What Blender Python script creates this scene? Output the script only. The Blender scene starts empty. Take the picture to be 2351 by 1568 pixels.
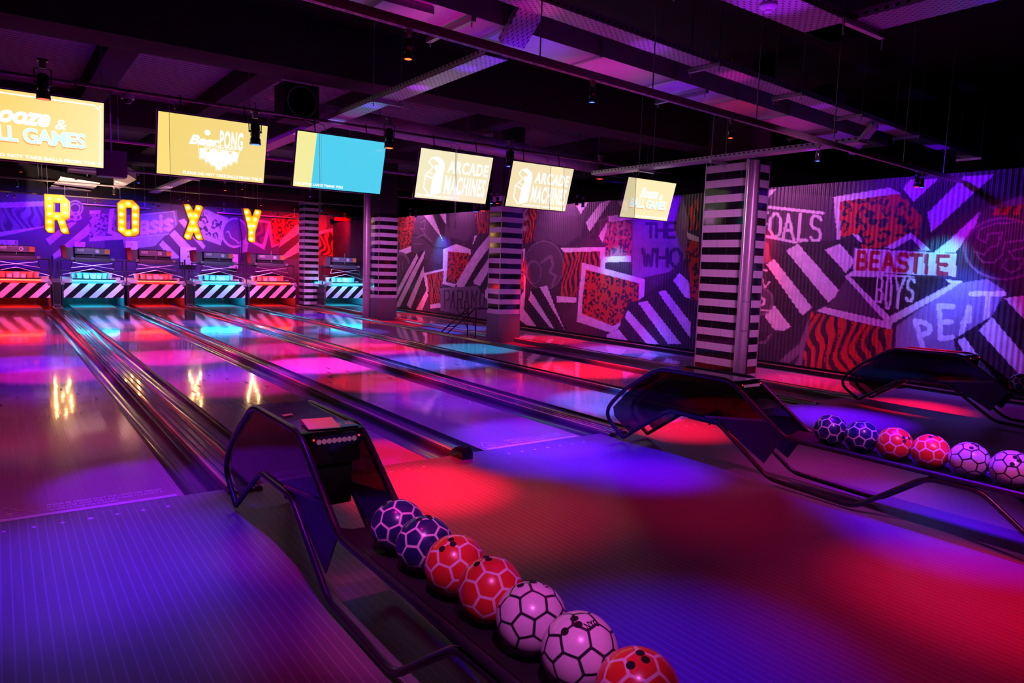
import bpy, bmesh, math, random
import numpy as np
from mathutils import Vector, Matrix
random.seed(4)
S = bpy.context.scene
COL = S.collection
PI = math.pi

# ------------------------------------------------------------------ camera solve
W, H, F, CH = 2351, 1568, 1632.285, 1.5232
YAW, PIT, ROL = .62619646, -.10515553, .03333475
cy, sy, cp, sp = math.cos(YAW), math.sin(YAW), math.cos(PIT), math.sin(PIT)
FW = np.array([sy*cp, cy*cp, sp]); RT = np.array([cy, -sy, 0.]); UP = np.cross(RT, FW)
cr, sr = math.cos(ROL), math.sin(ROL)
R2 = cr*RT+sr*UP; U2 = -sr*RT+cr*UP
CAM = np.array([0, 0, CH])
def ray(u, v): return FW+(u-W/2)/F*R2-(v-H/2)/F*U2
def AZ(u, v, z=0.): d = ray(u, v); return CAM+d*((z-CH)/d[2])
def AX(u, v, x): d = ray(u, v); return CAM+d*(x/d[0])
def AY(u, v, y): d = ray(u, v); return CAM+d*(y/d[1])
def PROJ(P):
    P = np.asarray(P, float)-CAM
    z = P@FW
    return W/2+F*(P@R2)/z, H/2-F*(P@U2)/z

cd = bpy.data.cameras.new('camera'); cam = bpy.data.objects.new('camera', cd); COL.objects.link(cam)
cd.sensor_width = 36; cd.lens = F*36/W; cd.clip_start = .05; cd.clip_end = 200
M = Matrix.Identity(4)
for i in range(3):
    M[i][0] = R2[i]; M[i][1] = U2[i]; M[i][2] = -FW[i]; M[i][3] = CAM[i]
cam.matrix_world = M
S.camera = cam
S.view_settings.view_transform = 'Standard'; S.view_settings.look = 'None'
S.view_settings.gamma = 1; S.view_settings.exposure = 0; S.view_settings.use_curve_mapping = False
cy_ = S.cycles
cy_.max_bounces = 6; cy_.diffuse_bounces = 2; cy_.glossy_bounces = 4; cy_.transmission_bounces = 4
cy_.transparent_max_bounces = 8; cy_.sample_clamp_indirect = 3; cy_.caustics_reflective = False; cy_.caustics_refractive = False
cy_.use_denoising = True

# ------------------------------------------------------------------ materials
class NT:
    def __init__(s, m):
        s.m = m; s.t = m.node_tree; s.b = s.t.nodes['Principled BSDF']
    def n(s, typ, **kw):
        nd = s.t.nodes.new(typ)
        for k, v in kw.items():
            if k.startswith('i_'): nd.inputs[int(k[2:]) if k[2:].isdigit() else k[2:].replace('_', ' ')].default_value = v
            else: setattr(nd, k, v)
        return nd
    def l(s, a, b): s.t.links.new(a, b)
    def math(s, op, a, b=None, c=None):
        nd = s.t.nodes.new('ShaderNodeMath'); nd.operation = op
        for i, x in enumerate((a, b, c)):
            if x is None: continue
            if isinstance(x, (int, float)): nd.inputs[i].default_value = x
            else: s.l(x, nd.inputs[i])
        return nd.outputs[0]
    def pos(s):
        g = s.n('ShaderNodeNewGeometry'); x = s.n('ShaderNodeSeparateXYZ'); s.l(g.outputs['Position'], x.inputs[0])
        return g.outputs['Position'], x.outputs[0], x.outputs[1], x.outputs[2]
    def noise(s, vec, scale, detail=3, rough=.6):
        nd = s.n('ShaderNodeTexNoise'); nd.inputs['Scale'].default_value = scale; nd.inputs['Detail'].default_value = detail
        nd.inputs['Roughness'].default_value = rough; s.l(vec, nd.inputs['Vector']); return nd.outputs[0]
    def scaled(s, vec, sc):
        nd = s.n('ShaderNodeVectorMath', operation='MULTIPLY'); s.l(vec, nd.inputs[0]); nd.inputs[1].default_value = sc; return nd.outputs[0]
    def mix(s, fac, a, b):
        nd = s.t.nodes.new('ShaderNodeMix'); nd.data_type = 'RGBA'
        for sock, x in ((nd.inputs[0], fac), (nd.inputs[6], a), (nd.inputs[7], b)):
            if isinstance(x, (int, float)): sock.default_value = x
            elif isinstance(x, tuple): sock.default_value = (*x[:3], 1)
            else: s.l(x, sock)
        return nd.outputs[2]
    def ramp(s, fac, a, b):
        nd = s.n('ShaderNodeMapRange'); s.l(fac, nd.inputs[0]); nd.inputs[1].default_value = a; nd.inputs[2].default_value = b
        return nd.outputs[0]
    def bump(s, h, strength, dist=.01):
        nd = s.n('ShaderNodeBump'); nd.inputs['Strength'].default_value = strength; nd.inputs['Distance'].default_value = dist
        s.l(h, nd.inputs['Height']); s.l(nd.outputs[0], s.b.inputs['Normal'])
def mat(name, col=(.5, .5, .5), rough=.5, metal=0., emit=None, es=1., coat=0., coatr=.03, vary=.12, vscale=9., spec=.5):
    m = bpy.data.materials.new(name); m.use_nodes = True; t = NT(m); b = t.b
    b.inputs['Base Color'].default_value = (*col, 1); b.inputs['Roughness'].default_value = rough; b.inputs['Metallic'].default_value = metal
    b.inputs['Coat Weight'].default_value = coat; b.inputs['Coat Roughness'].default_value = coatr
    b.inputs['Specular IOR Level'].default_value = spec
    if emit: b.inputs['Emission Color'].default_value = (*emit, 1); b.inputs['Emission Strength'].default_value = es
    elif vary:
        tc = t.n('ShaderNodeTexCoord'); nz = t.noise(tc.outputs['Object'], vscale)
        c = t.mix(nz, tuple(max(0, x*(1-vary)) for x in col), tuple(min(1, x*(1+vary)) for x in col)); t.l(c, b.inputs['Base Color'])
        r = t.math('MULTIPLY_ADD', nz, .12, rough-.06); t.l(r, b.inputs['Roughness'])
    return m
def emis(name, col, s=1.):
    m = bpy.data.materials.new(name); m.use_nodes = True; t = NT(m); b = t.b
    b.inputs['Base Color'].default_value = (.02, .02, .02, 1); b.inputs['Roughness'].default_value = .4
    b.inputs['Emission Color'].default_value = (*col, 1); b.inputs['Emission Strength'].default_value = s
    return m
BLK = mat('black_paint', (.012, .012, .014), .45)
BLKG = mat('black_gloss_plastic', (.012, .012, .015), .15, coat=.5)
TUBE = mat('blue_black_powder_coat', (.05, .05, .07), .3, .6)
STEEL = mat('galvanised_steel', (.62, .62, .66), .34, .85, vary=.25, vscale=4)
DUCTM = mat('duct_sheet_metal', (.6, .6, .64), .4, .3, vary=.3, vscale=2.5)
CHROME = mat('bright_steel', (.75, .75, .78), .18, 1.)
WHITE = mat('white_plastic', (.8, .8, .8), .4)
CUPM = mat('translucent_cup_plastic', (.85, .85, .85), .35)
GREY = mat('grey_paint', (.22, .22, .24), .5)
DGREY = mat('dark_machine_grey', (.07, .07, .08), .45)
HEADM = mat('machine_housing_grey', (.16, .16, .19), .4)
ORANGE = mat('orange_label', (.8, .3, .04), .5)
REDP = mat('red_plastic', (.6, .04, .03), .4)
CEILM = mat('black_ceiling_paint', (.009, .008, .009), .9, vary=.3, spec=.15)
BEAMM = mat('dark_beam_plaster', (.03, .025, .028), .9, vary=.35, vscale=5, spec=.15)
WALLBLK = mat('black_wall_paint', (.008, .008, .009), .8)
BARM = mat('lighting_bar_steel', (.3, .27, .25), .35, .7)
GOLD = mat('marquee_gold_face', (1., .4, .015), .45, vary=.1)
RIM = mat('marquee_rim', (.6, .32, .05), .4, .5)
BULB = emis('warm_bulb', (1., .74, .32), 34)
NEON_R = emis('red_neon', (1., .03, .012), 16)
NEON_C = emis('cyan_neon', (.02, .62, 1.), 12)
LENS = {'r': emis('red_lamp_lens', (1., .015, .004), 7), 'b': emis('blue_lamp_lens', (.015, .06, 1.), 8), 'o': emis('orange_lamp_lens', (1., .045, .004), 9),
        'c': emis('cyan_lamp_lens', (.03, .3, 1.), 6), 'p': emis('pink_lamp_lens', (1., .2, .4), 7)}
def glass(name, tint, refl=.06, rough=.02):
    m = bpy.data.materials.new(name); m.use_nodes = True; t = NT(m)
    tr = t.n('ShaderNodeBsdfTransparent'); tr.inputs[0].default_value = (*tint, 1)
    gl = t.n('ShaderNodeBsdfGlossy'); gl.inputs['Roughness'].default_value = rough
    fr = t.n('ShaderNodeFresnel'); fr.inputs[0].default_value = 1.45
    f = t.math('MULTIPLY', fr.outputs[0], refl/.04)
    f = t.math('MINIMUM', f, .8)
    mx = t.n('ShaderNodeMixShader'); t.l(f, mx.inputs[0]); t.l(tr.outputs[0], mx.inputs[1]); t.l(gl.outputs[0], mx.inputs[2])
    t.l(mx.outputs[0], t.t.nodes['Material Output'].inputs[0]); return m
ACRYL = glass('clear_acrylic', (.97, .97, .98), .012)
SMOKED = glass('smoked_acrylic', (.34, .32, .36), .05, .06)
LOUV = mat('cream_louvre_paint', (.8, .74, .62), .4)
EDGE = mat('acrylic_edge', (.55, .55, .6), .25, vary=0)

# ------------------------------------------------------------------ mesh builder
class MB:
    def __init__(s): s.v = []; s.f = []; s.m = []
    def add(s, vs, fs, mi=0):
        b = len(s.v); s.v += [tuple(map(float, p)) for p in vs]; s.f += [tuple(b+i for i in f) for f in fs]; s.m += [mi]*len(fs); return s
    def box(s, lo, hi, mi=0, bev=0):
        x0, y0, z0 = lo; x1, y1, z1 = hi
        if bev <= 0:
            return s.add([(x0, y0, z0), (x1, y0, z0), (x1, y1, z0), (x0, y1, z0), (x0, y0, z1), (x1, y0, z1), (x1, y1, z1), (x0, y1, z1)],
                         [(0, 3, 2, 1), (4, 5, 6, 7), (0, 1, 5, 4), (1, 2, 6, 5), (2, 3, 7, 6), (3, 0, 4, 7)], mi)
        bm = bmesh.new(); bmesh.ops.create_cube(bm, size=1)
        for v in bm.verts: v.co = Vector(((x0+x1)/2+v.co.x*(x1-x0), (y0+y1)/2+v.co.y*(y1-y0), (z0+z1)/2+v.co.z*(z1-z0)))
        bmesh.ops.bevel(bm, geom=bm.edges[:], offset=bev, segments=2, affect='EDGES', profile=.6)
        bm.verts.index_update(); s.add([v.co for v in bm.verts], [[v.index for v in f.verts] for f in bm.faces], mi); bm.free(); return s
    def hexa(s, b4, t4, mi=0):
        return s.add(list(b4)+list(t4), [(0, 3, 2, 1), (4, 5, 6, 7), (0, 1, 5, 4), (1, 2, 6, 5), (2, 3, 7, 6), (3, 0, 4, 7)], mi)
    def tube(s, pts, r, n=10, fil=0, mi=0, caps=True, closed=False):
        P = [Vector(p) for p in pts]
        if fil:
            Q = [P[0]] if not closed else []
            rng = range(1, len(P)-1) if not closed else range(len(P))
            for i in rng:
                a, b, c = P[i-1], P[i], P[(i+1) % len(P)]
                l1, l2 = (a-b).length, (c-b).length; d1, d2 = min(fil, l1*.48), min(fil, l2*.48)
                p0 = b+(a-b).normalized()*d1; p2 = b+(c-b).normalized()*d2
                for k in range(6):
                    t = k/5; Q.append(p0*(1-t)**2+b*2*t*(1-t)+p2*t*t)
            if not closed: Q.append(P[-1])
            P = Q
        N = len(P); T = []
        for i in range(N):
            a = P[i-1] if (i > 0 or closed) else P[i]; c = P[(i+1) % N] if (i < N-1 or closed) else P[i]
            t = (c-a); T.append(t.normalized() if t.length > 1e-9 else Vector((0, 0, 1)))
        up = Vector((0, 0, 1)) if abs(T[0].z) < .9 else Vector((1, 0, 0))
        nrm = (up-T[0]*up.dot(T[0])).normalized(); vs = []
        for i in range(N):
            nrm = nrm-T[i]*nrm.dot(T[i])
            if nrm.length < 1e-6: nrm = T[i].orthogonal()
            nrm.normalize(); bi = T[i].cross(nrm); ri = r[i] if isinstance(r, (list, tuple)) else r
            for k in range(n):
                a = 2*PI*k/n; vs.append(P[i]+nrm*math.cos(a)*ri+bi*math.sin(a)*ri)
        fs = []
        for i in range(N if closed else N-1):
            j = (i+1) % N
            for k in range(n): fs.append((i*n+k, i*n+(k+1) % n, j*n+(k+1) % n, j*n+k))
        if caps and not closed: fs += [tuple(range(n-1, -1, -1)), tuple((N-1)*n+k for k in range(n))]
        return s.add(vs, fs, mi)
    def lathe(s, prof, o=(0, 0, 0), ax=(0, 0, 1), n=20, mi=0):
        ax = Vector(ax).normalized(); a1 = ax.orthogonal().normalized(); a2 = ax.cross(a1); o = Vector(o); vs = []
        for r, h in prof:
            for k in range(n):
                a = 2*PI*k/n; vs.append(o+ax*h+(a1*math.cos(a)+a2*math.sin(a))*r)
        fs = []
        for i in range(len(prof)-1):
            for k in range(n): fs.append((i*n+k, i*n+(k+1) % n, (i+1)*n+(k+1) % n, (i+1)*n+k))
        if prof[0][0] > 1e-5: fs.append(tuple(range(n-1, -1, -1)))
        if prof[-1][0] > 1e-5: fs.append(tuple((len(prof)-1)*n+k for k in range(n)))
        return s.add(vs, fs, mi)
    def prism(s, poly, off, mi=0, holes=()):
        # poly: planar list of 3d points; extruded by vector off; optional holes
        off = Vector(off)
        from mathutils.geometry import tessellate_polygon
        loops = [[Vector(p) for p in poly]]+[[Vector(p) for p in h] for h in holes]
        tris = tessellate_polygon(loops); flat = [p for L in loops for p in L]; n = len(flat)
        vs = flat+[p+off for p in flat]; fs = [tuple(t) for t in tris]+[tuple(n+i for i in t[::-1]) for t in tris]
        b = 0
        for L in loops:
            for i in range(len(L)): j = (i+1) % len(L); fs.append((b+i, b+j, n+b+j, n+b+i))
            b += len(L)
        return s.add(vs, fs, mi)
    def quad(s, a, b, c, d, mi=0): return s.add([a, b, c, d], [(0, 1, 2, 3)], mi)
    def ball(s, o, r, sub=2, mi=0, sc=(1, 1, 1)):
        bm = bmesh.new(); bmesh.ops.create_icosphere(bm, subdivisions=sub, radius=r); bm.verts.index_update()
        s.add([(o[0]+v.co.x*sc[0], o[1]+v.co.y*sc[1], o[2]+v.co.z*sc[2]) for v in bm.verts], [[v.index for v in f.verts] for f in bm.faces], mi); bm.free(); return s
    def ribbon(s, pts, w, nrm=(0, -1, 0), mi=0, closed=False, th=.002):
        # flat stroke lying in the plane whose normal is nrm
        nrm = Vector(nrm).normalized(); P = [Vector(p) for p in pts]; N = len(P); L, Rr = [], []
        for i in range(N):
            a = P[i-1] if (i > 0 or closed) else P[i]; c = P[(i+1) % N] if (i < N-1 or closed) else P[i]
            t = (c-a).normalized(); sd = nrm.cross(t).normalized()*w/2; L.append(P[i]+sd); Rr.append(P[i]-sd)
        vs = L+Rr; fs = []
        for i in range(N if closed else N-1): j = (i+1) % N; fs.append((i, j, N+j, N+i))
        return s.add(vs, fs, mi)
    def mesh(s, name, mats, smooth=True, org=(0, 0, 0), ang=35):
        me = bpy.data.meshes.new(name); o = np.array(org)
        me.from_pydata([tuple(np.array(v)-o) for v in s.v], [], s.f)
        for m in (mats if isinstance(mats, (list, tuple)) else [mats]): me.materials.append(m)
        me.polygons.foreach_set('material_index', s.m)
        bm = bmesh.new(); bm.from_mesh(me); bmesh.ops.recalc_face_normals(bm, faces=bm.faces[:]); bm.to_mesh(me); bm.free()
        if smooth:
            me.polygons.foreach_set('use_smooth', [True]*len(me.polygons)); me.set_sharp_from_angle(angle=math.radians(ang))
        me.update(); return me
    def build(s, name, mats, parent=None, world=True, **kw):
        org = tuple(parent['_o']) if (parent is not None and world) else (0, 0, 0)
        return link(name, s.mesh(name, mats, org=org, **kw), parent)
def link(name, me, parent=None):
    o = bpy.data.objects.new(name, me); COL.objects.link(o)
    if parent is not None:
        o.parent = parent
        if '_o' in parent: o['_o'] = list(parent['_o'])
    return o
def tag(o, label=None, cat=None, group=None, kind=None):
    for k, v in (('label', label), ('category', cat), ('group', group), ('kind', kind)):
        if v: o[k] = v
    return o
def thing(name, label, cat, loc=(0, 0, 0), rot=(0, 0, 0), group=None):
    o = bpy.data.objects.new(name, None); COL.objects.link(o); o.location = loc; o.rotation_euler = rot
    o['_o'] = list(map(float, loc)); return tag(o, label, cat, group)
def dup(root, loc=None, rot=None, label=None, group=None):
    r = root.copy(); COL.objects.link(r)
    if loc is not None: r.location = loc
    if rot is not None: r.rotation_euler = rot
    if label: r['label'] = label
    if group: r['group'] = group
    for ch in root.children:
        if ch.type == 'LIGHT': continue
        c = ch.copy(); COL.objects.link(c); c.parent = r
        for g in ch.children: d = g.copy(); COL.objects.link(d); d.parent = c
    return r
DG = None
def text_mb(txt, x0, x1, z0, z1, y=0., shear=0., bold=0., extr=0.002, mb=None, mi=0, keep=False, spacing=1.0):
    """lettering standing in the xz plane, facing -y, fitted into a box"""
    cu = bpy.data.curves.new('t', 'FONT'); cu.body = txt; cu.size = 1; cu.shear = shear; cu.offset = bold; cu.space_character = spacing
    cu.resolution_u = 3
    ob = bpy.data.objects.new('t', cu); COL.objects.link(ob); bpy.context.view_layer.update()
    dg = bpy.context.evaluated_depsgraph_get(); me = bpy.data.meshes.new_from_object(ob.evaluated_get(dg))
    co = np.array([v.co[:] for v in me.vertices]); fs = [tuple(p.vertices) for p in me.polygons]
    bpy.data.objects.remove(ob); bpy.data.curves.remove(cu); bpy.data.meshes.remove(me)
    mn, mx = co.min(0), co.max(0); sx = (x1-x0)/(mx[0]-mn[0]); sz = (z1-z0)/(mx[1]-mn[1])
    if keep: sx = sz = min(sx, sz)
    vs = [(x0+(c[0]-mn[0])*sx, y, z0+(c[1]-mn[1])*sz) for c in co]
    mb = mb or MB(); mb.add(vs, fs, mi); return mb
def spot(loc, tgt, col, power, deg, blend=.5, rad=.05):
    L = bpy.data.lights.new('spot_beam', 'SPOT'); L.color = col; L.energy = power; L.spot_size = math.radians(deg); L.spot_blend = blend; L.shadow_soft_size = rad
    o = bpy.data.objects.new('spot_beam', L); COL.objects.link(o); o.location = loc
    o.rotation_euler = (Vector(tgt)-Vector(loc)).to_track_quat('-Z', 'Y').to_euler(); return o
def area(loc, tgt, col, power, sx, sy_, spread=180):
    L = bpy.data.lights.new('wash_light', 'AREA'); L.color = col; L.energy = power; L.shape = 'RECTANGLE'; L.size = sx; L.size_y = sy_; L.spread = math.radians(spread)
    o = bpy.data.objects.new('wash_light', L); COL.objects.link(o); o.location = loc
    o.rotation_euler = (Vector(tgt)-Vector(loc)).to_track_quat('-Z', 'Y').to_euler(); return o

# ------------------------------------------------------------------ layout numbers
FOUL = 4.78; LW = 1.066; HW = LW/2; GUT = .235
LX = {1: .381, 2: 2.146, 3: 3.747, 4: 5.512, 5: 7.113, 6: 9.597}
LEND = 24.75; DECK = 23.0
WALLX = 10.42; BACKY = 26.3; CEILZ = 4.35

# ------------------------------------------------------------------ setting
def structure(name, mb, mats, **kw):
    o = mb.build(name, mats, **kw); o['kind'] = 'structure'; return o
# floor: approach boards + lower sub floor under the lanes
m = mat('approach_boards', (.2, .17, .18), .42, vary=0, spec=.3); t = NT(m); P_, px, py, pz = t.pos()
ln = t.math('FRACT', t.math('DIVIDE', px, .0412)); ln = t.math('ABSOLUTE', t.math('SUBTRACT', ln, .5))
lin = t.ramp(ln, .40, .47); nz = t.noise(t.scaled(P_, (30, 1.5, 1)), 1, 4); big = t.noise(P_, 1.3, 3)
c = t.mix(nz, (.13, .095, .14), (.2, .15, .2)); c = t.mix(t.math('MULTIPLY', lin, .4), c, (.45, .36, .48)); t.l(c, t.b.inputs['Base Color'])
t.l(t.math('MULTIPLY_ADD', big, .16, .3), t.b.inputs['Roughness'])
APPR = m
SUBF = mat('dark_subfloor', (.03, .025, .028), .6)
mb = MB(); mb.box((-4, -3, -.12), (16.5, FOUL, 0), 0); mb.box((-4, FOUL, -.2), (16.5, 27, -.12), 1)
structure('floor', mb, [APPR, SUBF], smooth=False)
# ceiling: soffit, black downstand beams and corrugated bays
mb = MB(); mb.box((-4, -3, CEILZ+.1), (16.5, 27, CEILZ+.3)); structure('ceiling', mb, CEILM, smooth=False)
m = mat('ribbed_deck_soffit', (.11, .1, .13), .7, vary=0); t = NT(m); P_, px, py, pz = t.pos()
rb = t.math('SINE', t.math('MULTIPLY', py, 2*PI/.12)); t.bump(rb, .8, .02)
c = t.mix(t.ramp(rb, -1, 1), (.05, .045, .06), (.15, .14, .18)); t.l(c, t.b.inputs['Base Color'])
for k, (y0, y1) in enumerate([(9.35, 15.0), (15.6, 20.6), (21.2, 26.2)]):
    structure('ceiling_soffit_%d' % (k+1), MB().box((-4, y0, CEILZ), (16.5, y1, CEILZ+.1)), m, smooth=False)
for k, (y0, y1, zb) in enumerate([(8.75, 9.35, 3.8), (15.0, 15.6, 3.85), (20.6, 21.2, 3.85)]):
    structure('ceiling_beam_%d' % (k+1), MB().box((-4, y0, zb), (16.5, y1, CEILZ+.1), bev=.015), BEAMM)
k = 4
for xb in (1.2, 3.0, 4.9, 7.4, 10.6, 13.6):
    structure('ceiling_beam_%d' % k, MB().box((xb, 9.35, 4.05), (xb+.35, 20.6, CEILZ+.1), bev=.01), BEAMM); k += 1
# far dark shell
structure('wall_left', MB().box((-4.1, -3, -.2), (-4, 27, CEILZ+.3)), WALLBLK, smooth=False)
structure('wall_far_right', MB().box((16.3, -3, -.2), (16.5, 27, CEILZ+.3)), WALLBLK, smooth=False)

# ------------------------------------------------------------------ murals (painted into the walls' colour attribute)
def inpoly(X, Y, poly):
    ins = np.zeros(X.shape, bool); n = len(poly)
    for i in range(n):
        x0, y0 = poly[i]; x1, y1 = poly[(i+1) % n]
        if y0 == y1: continue
        c = (y0 > Y) != (y1 > Y)
        ins ^= c & (X < (x1-x0)*(Y-y0)/(y1-y0)+x0)
    return ins
def sdist(X, Y, pts, closed=False):
    d = np.full(X.shape, 1e9); n = len(pts)
    for i in range(n if closed else n-1):
        (ax, ay), (bx, by) = pts[i], pts[(i+1) % n]; dx, dy = bx-ax, by-ay; L2 = dx*dx+dy*dy+1e-9
        tt = np.clip(((X-ax)*dx+(Y-ay)*dy)/L2, 0, 1); d = np.minimum(d, np.hypot(X-ax-tt*dx, Y-ay-tt*dy))
    return d
def nz2(a, b, s=0.):
    return (np.sin(a*1.7+1.3*np.sin(b*1.1+s)+s)+np.sin(b*2.3+1.7*np.sin(a*.9+2*s))+np.sin((a+b)*3.1+s*3))/3
def leopard(a, b, cell=.17, seed=1):
    rng = np.random.RandomState(seed); T = rng.rand(64, 64, 5); ia = np.floor(a/cell).astype(int); ib = np.floor(b/cell).astype(int)
    out = np.zeros(a.shape, bool)
    for da in (-1, 0, 1):
        for db in (-1, 0, 1):
            q = T[(ia+da) % 64, (ib+db) % 64]; ca = (ia+da+.5+(q[..., 0]-.5)*.6)*cell; cb = (ib+db+.5+(q[..., 1]-.5)*.6)*cell
            r = cell*(.25+.16*q[..., 2]); th = np.arctan2(b-cb, a-ca); d = np.hypot((a-ca)*1.15, b-cb)
            rr = r*(1+.22*np.sin(2*th+6*q[..., 3])+.1*np.sin(5*th+9*q[..., 4])); w = cell*.115*(1+.5*np.sin(3*th+q[..., 4]*6))
            ring = (np.abs(d-rr) < w) & (np.cos(th-6.28*q[..., 4]) < .9); out |= ring | ((q[..., 2] < .18) & (d < r*.9))
    return out
def tiger(a, b, per=.16, seed=0.):
    w = a/per+.5*np.sin(b*4.2+seed)+.35*np.sin(b*9+a*7+seed*2); return np.sin(2*PI*w)+.55*np.sin(b*6+np.floor(w)*2.1) > .15
GLY = {
 'A': [[(0, 1), (.5, 0), (1, 1)], [(.2, .65), (.8, .65)]], 'B': [[(0, 0), (0, 1), (.8, 1), (1, .85), (1, .65), (.8, .5), (0, .5)], [(0, 0), (.75, 0), (.92, .15), (.92, .35), (.8, .5)]],
 'D': [[(0, 0), (0, 1), (.7, 1), (1, .75), (1, .25), (.7, 0), (0, 0)]], 'E': [[(1, 0), (0, 0), (0, 1), (1, 1)], [(0, .5), (.85, .5)]], 'F': [[(1, 0), (0, 0), (0, 1)], [(0, .5), (.8, .5)]],
 'H': [[(0, 0), (0, 1)], [(1, 0), (1, 1)], [(0, .5), (1, .5)]], 'I': [[(.5, 0), (.5, 1)]], 'L': [[(0, 0), (0, 1), (1, 1)]], 'M': [[(0, 1), (0, 0), (.5, .6), (1, 0), (1, 1)]],
 'O': [[(.3, 0), (.7, 0), (1, .25), (1, .75), (.7, 1), (.3, 1), (0, .75), (0, .25), (.3, 0)]], 'P': [[(0, 1), (0, 0), (.8, 0), (1, .2), (1, .4), (.8, .55), (0, .55)]],
 'R': [[(0, 1), (0, 0), (.8, 0), (1, .2), (1, .35), (.8, .5), (0, .5)], [(.5, .5), (1, 1)]], 'S': [[(1, .12), (.8, 0), (.2, 0), (0, .15), (0, .35), (.2, .48), (.8, .53), (1, .68), (1, .87), (.8, 1), (.2, 1), (0, .88)]],
 'T': [[(0, 0), (1, 0)], [(.5, 0), (.5, 1)]], 'W': [[(0, 0), (.25, 1), (.5, .35), (.75, 1), (1, 0)]], 'Y': [[(0, 0), (.5, .5), (1, 0)], [(.5, .5), (.5, 1)]],
 'a': [[(.1, .35), (.4, .25), (.8, .3), (.85, .45), (.85, 1)], [(.85, .6), (.3, .6), (.1, .8), (.3, 1), (.85, .9)]], 's': [[(.9, .38), (.5, .28), (.15, .42), (.5, .62), (.9, .8), (.5, 1), (.1, .9)]],
 'i': [[(.5, .32), (.5, 1)], [(.5, .02), (.5, .08)]], 'o': [[(.5, .28), (.85, .4), (.9, .65), (.8, .9), (.5, 1), (.2, .9), (.1, .65), (.15, .4), (.5, .28)]],
 'N': [[(0, 1), (0, 0), (1, 1), (1, 0)]], 'G': [[(1, .15), (.75, 0), (.25, 0), (0, .2), (0, .8), (.25, 1), (1, 1), (1, .55), (.6, .55)]]}
class Mural:
    def __init__(s, pos, a, b):
        s.X, s.Y = PROJ(pos); s.a, s.b = a, b; s.c = np.zeros((len(a), 3)); s.Xo, s.Yo = s.X, s.Y
    def zone(s, ox=0, oy=0, k=1.):  # use zoomed-crop coordinates: full = o + z/k
        s.X = (s.Xo-ox)*k; s.Y = (s.Yo-oy)*k
    def poly(s, pts, col, extra=None):
        xs = [p[0] for p in pts]; ys = [p[1] for p in pts]
        bb = (s.X > min(xs)) & (s.X < max(xs)) & (s.Y > min(ys)) & (s.Y < max(ys)); i = np.nonzero(bb)[0]
        if not len(i): return i
        i = i[inpoly(s.X[i], s.Y[i], pts)]
        if extra is not None: i = i[extra(i)]
        s.c[i] = col; return i
    def line(s, pts, w, col, closed=False):
        xs = [p[0] for p in pts]; ys = [p[1] for p in pts]
        i = np.nonzero((s.X > min(xs)-w) & (s.X < max(xs)+w) & (s.Y > min(ys)-w) & (s.Y < max(ys)+w))[0]
        if len(i): i = i[sdist(s.X[i], s.Y[i], pts, closed) < w/2]; s.c[i] = col
        return i
    def leo(s, pts, base, ink, cell=.17, seed=1):
        i = s.poly(pts, base)
        if len(i): j = i[leopard(s.a[i], s.b[i], cell, seed)]; s.c[j] = ink
    def tig(s, pts, base, ink, per=.16, seed=0.):
        i = s.poly(pts, base)
        if len(i): j = i[tiger(s.a[i], s.b[i], per, seed)]; s.c[j] = ink
    def circ(s, cx, cy_, rx, ry, col, ring=None):
        r = np.hypot((s.X-cx)/rx, (s.Y-cy_)/ry); i = np.nonzero(r < 1)[0]
        if ring is not None: i = i[r[i] > ring]
        s.c[i] = col; return i
    def word(s, txt, quads, w, col):
        for ch, q in zip(txt, quads):
            (x0, y0), (x1, y1), (x2, y2), (x3, y3) = q  # tl tr br bl
            for st in GLY[ch]:
                pts = [((x0*(1-u)+x1*u)*(1-v)+(x3*(1-u)+x2*u)*v, (y0*(1-u)+y1*u)*(1-v)+(y3*(1-u)+y2*u)*v) for u, v in st]
                s.line(pts, w, col)
    def row(s, txt, x0, x1, top, bot, w, col, gap=.25):
        """a word between x0..x1; top and bot give the y at both ends; letters of equal width"""
        n = len(txt); st = (x1-x0)/n; qs = []
        for k in range(n):
            xa = x0+k*st+st*gap/2; xb = x0+(k+1)*st-st*gap/2
            ty = lambda x, e: e[0]+(e[1]-e[0])*(x-x0)/(x1-x0)
            qs.append(((xa, ty(xa, top)), (xb, ty(xb, top)), (xb, ty(xb, bot)), (xa, ty(xa, bot))))
        s.word(txt, qs, w, col)
PW = (.82, .8, .8); PK = (.02, .014, .022); PR = (.62, .045, .02); PG = (.085, .062, .085); PGL = (.2, .165, .2); PN = (.04, .022, .08); PD = (.03, .018, .034)

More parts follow.
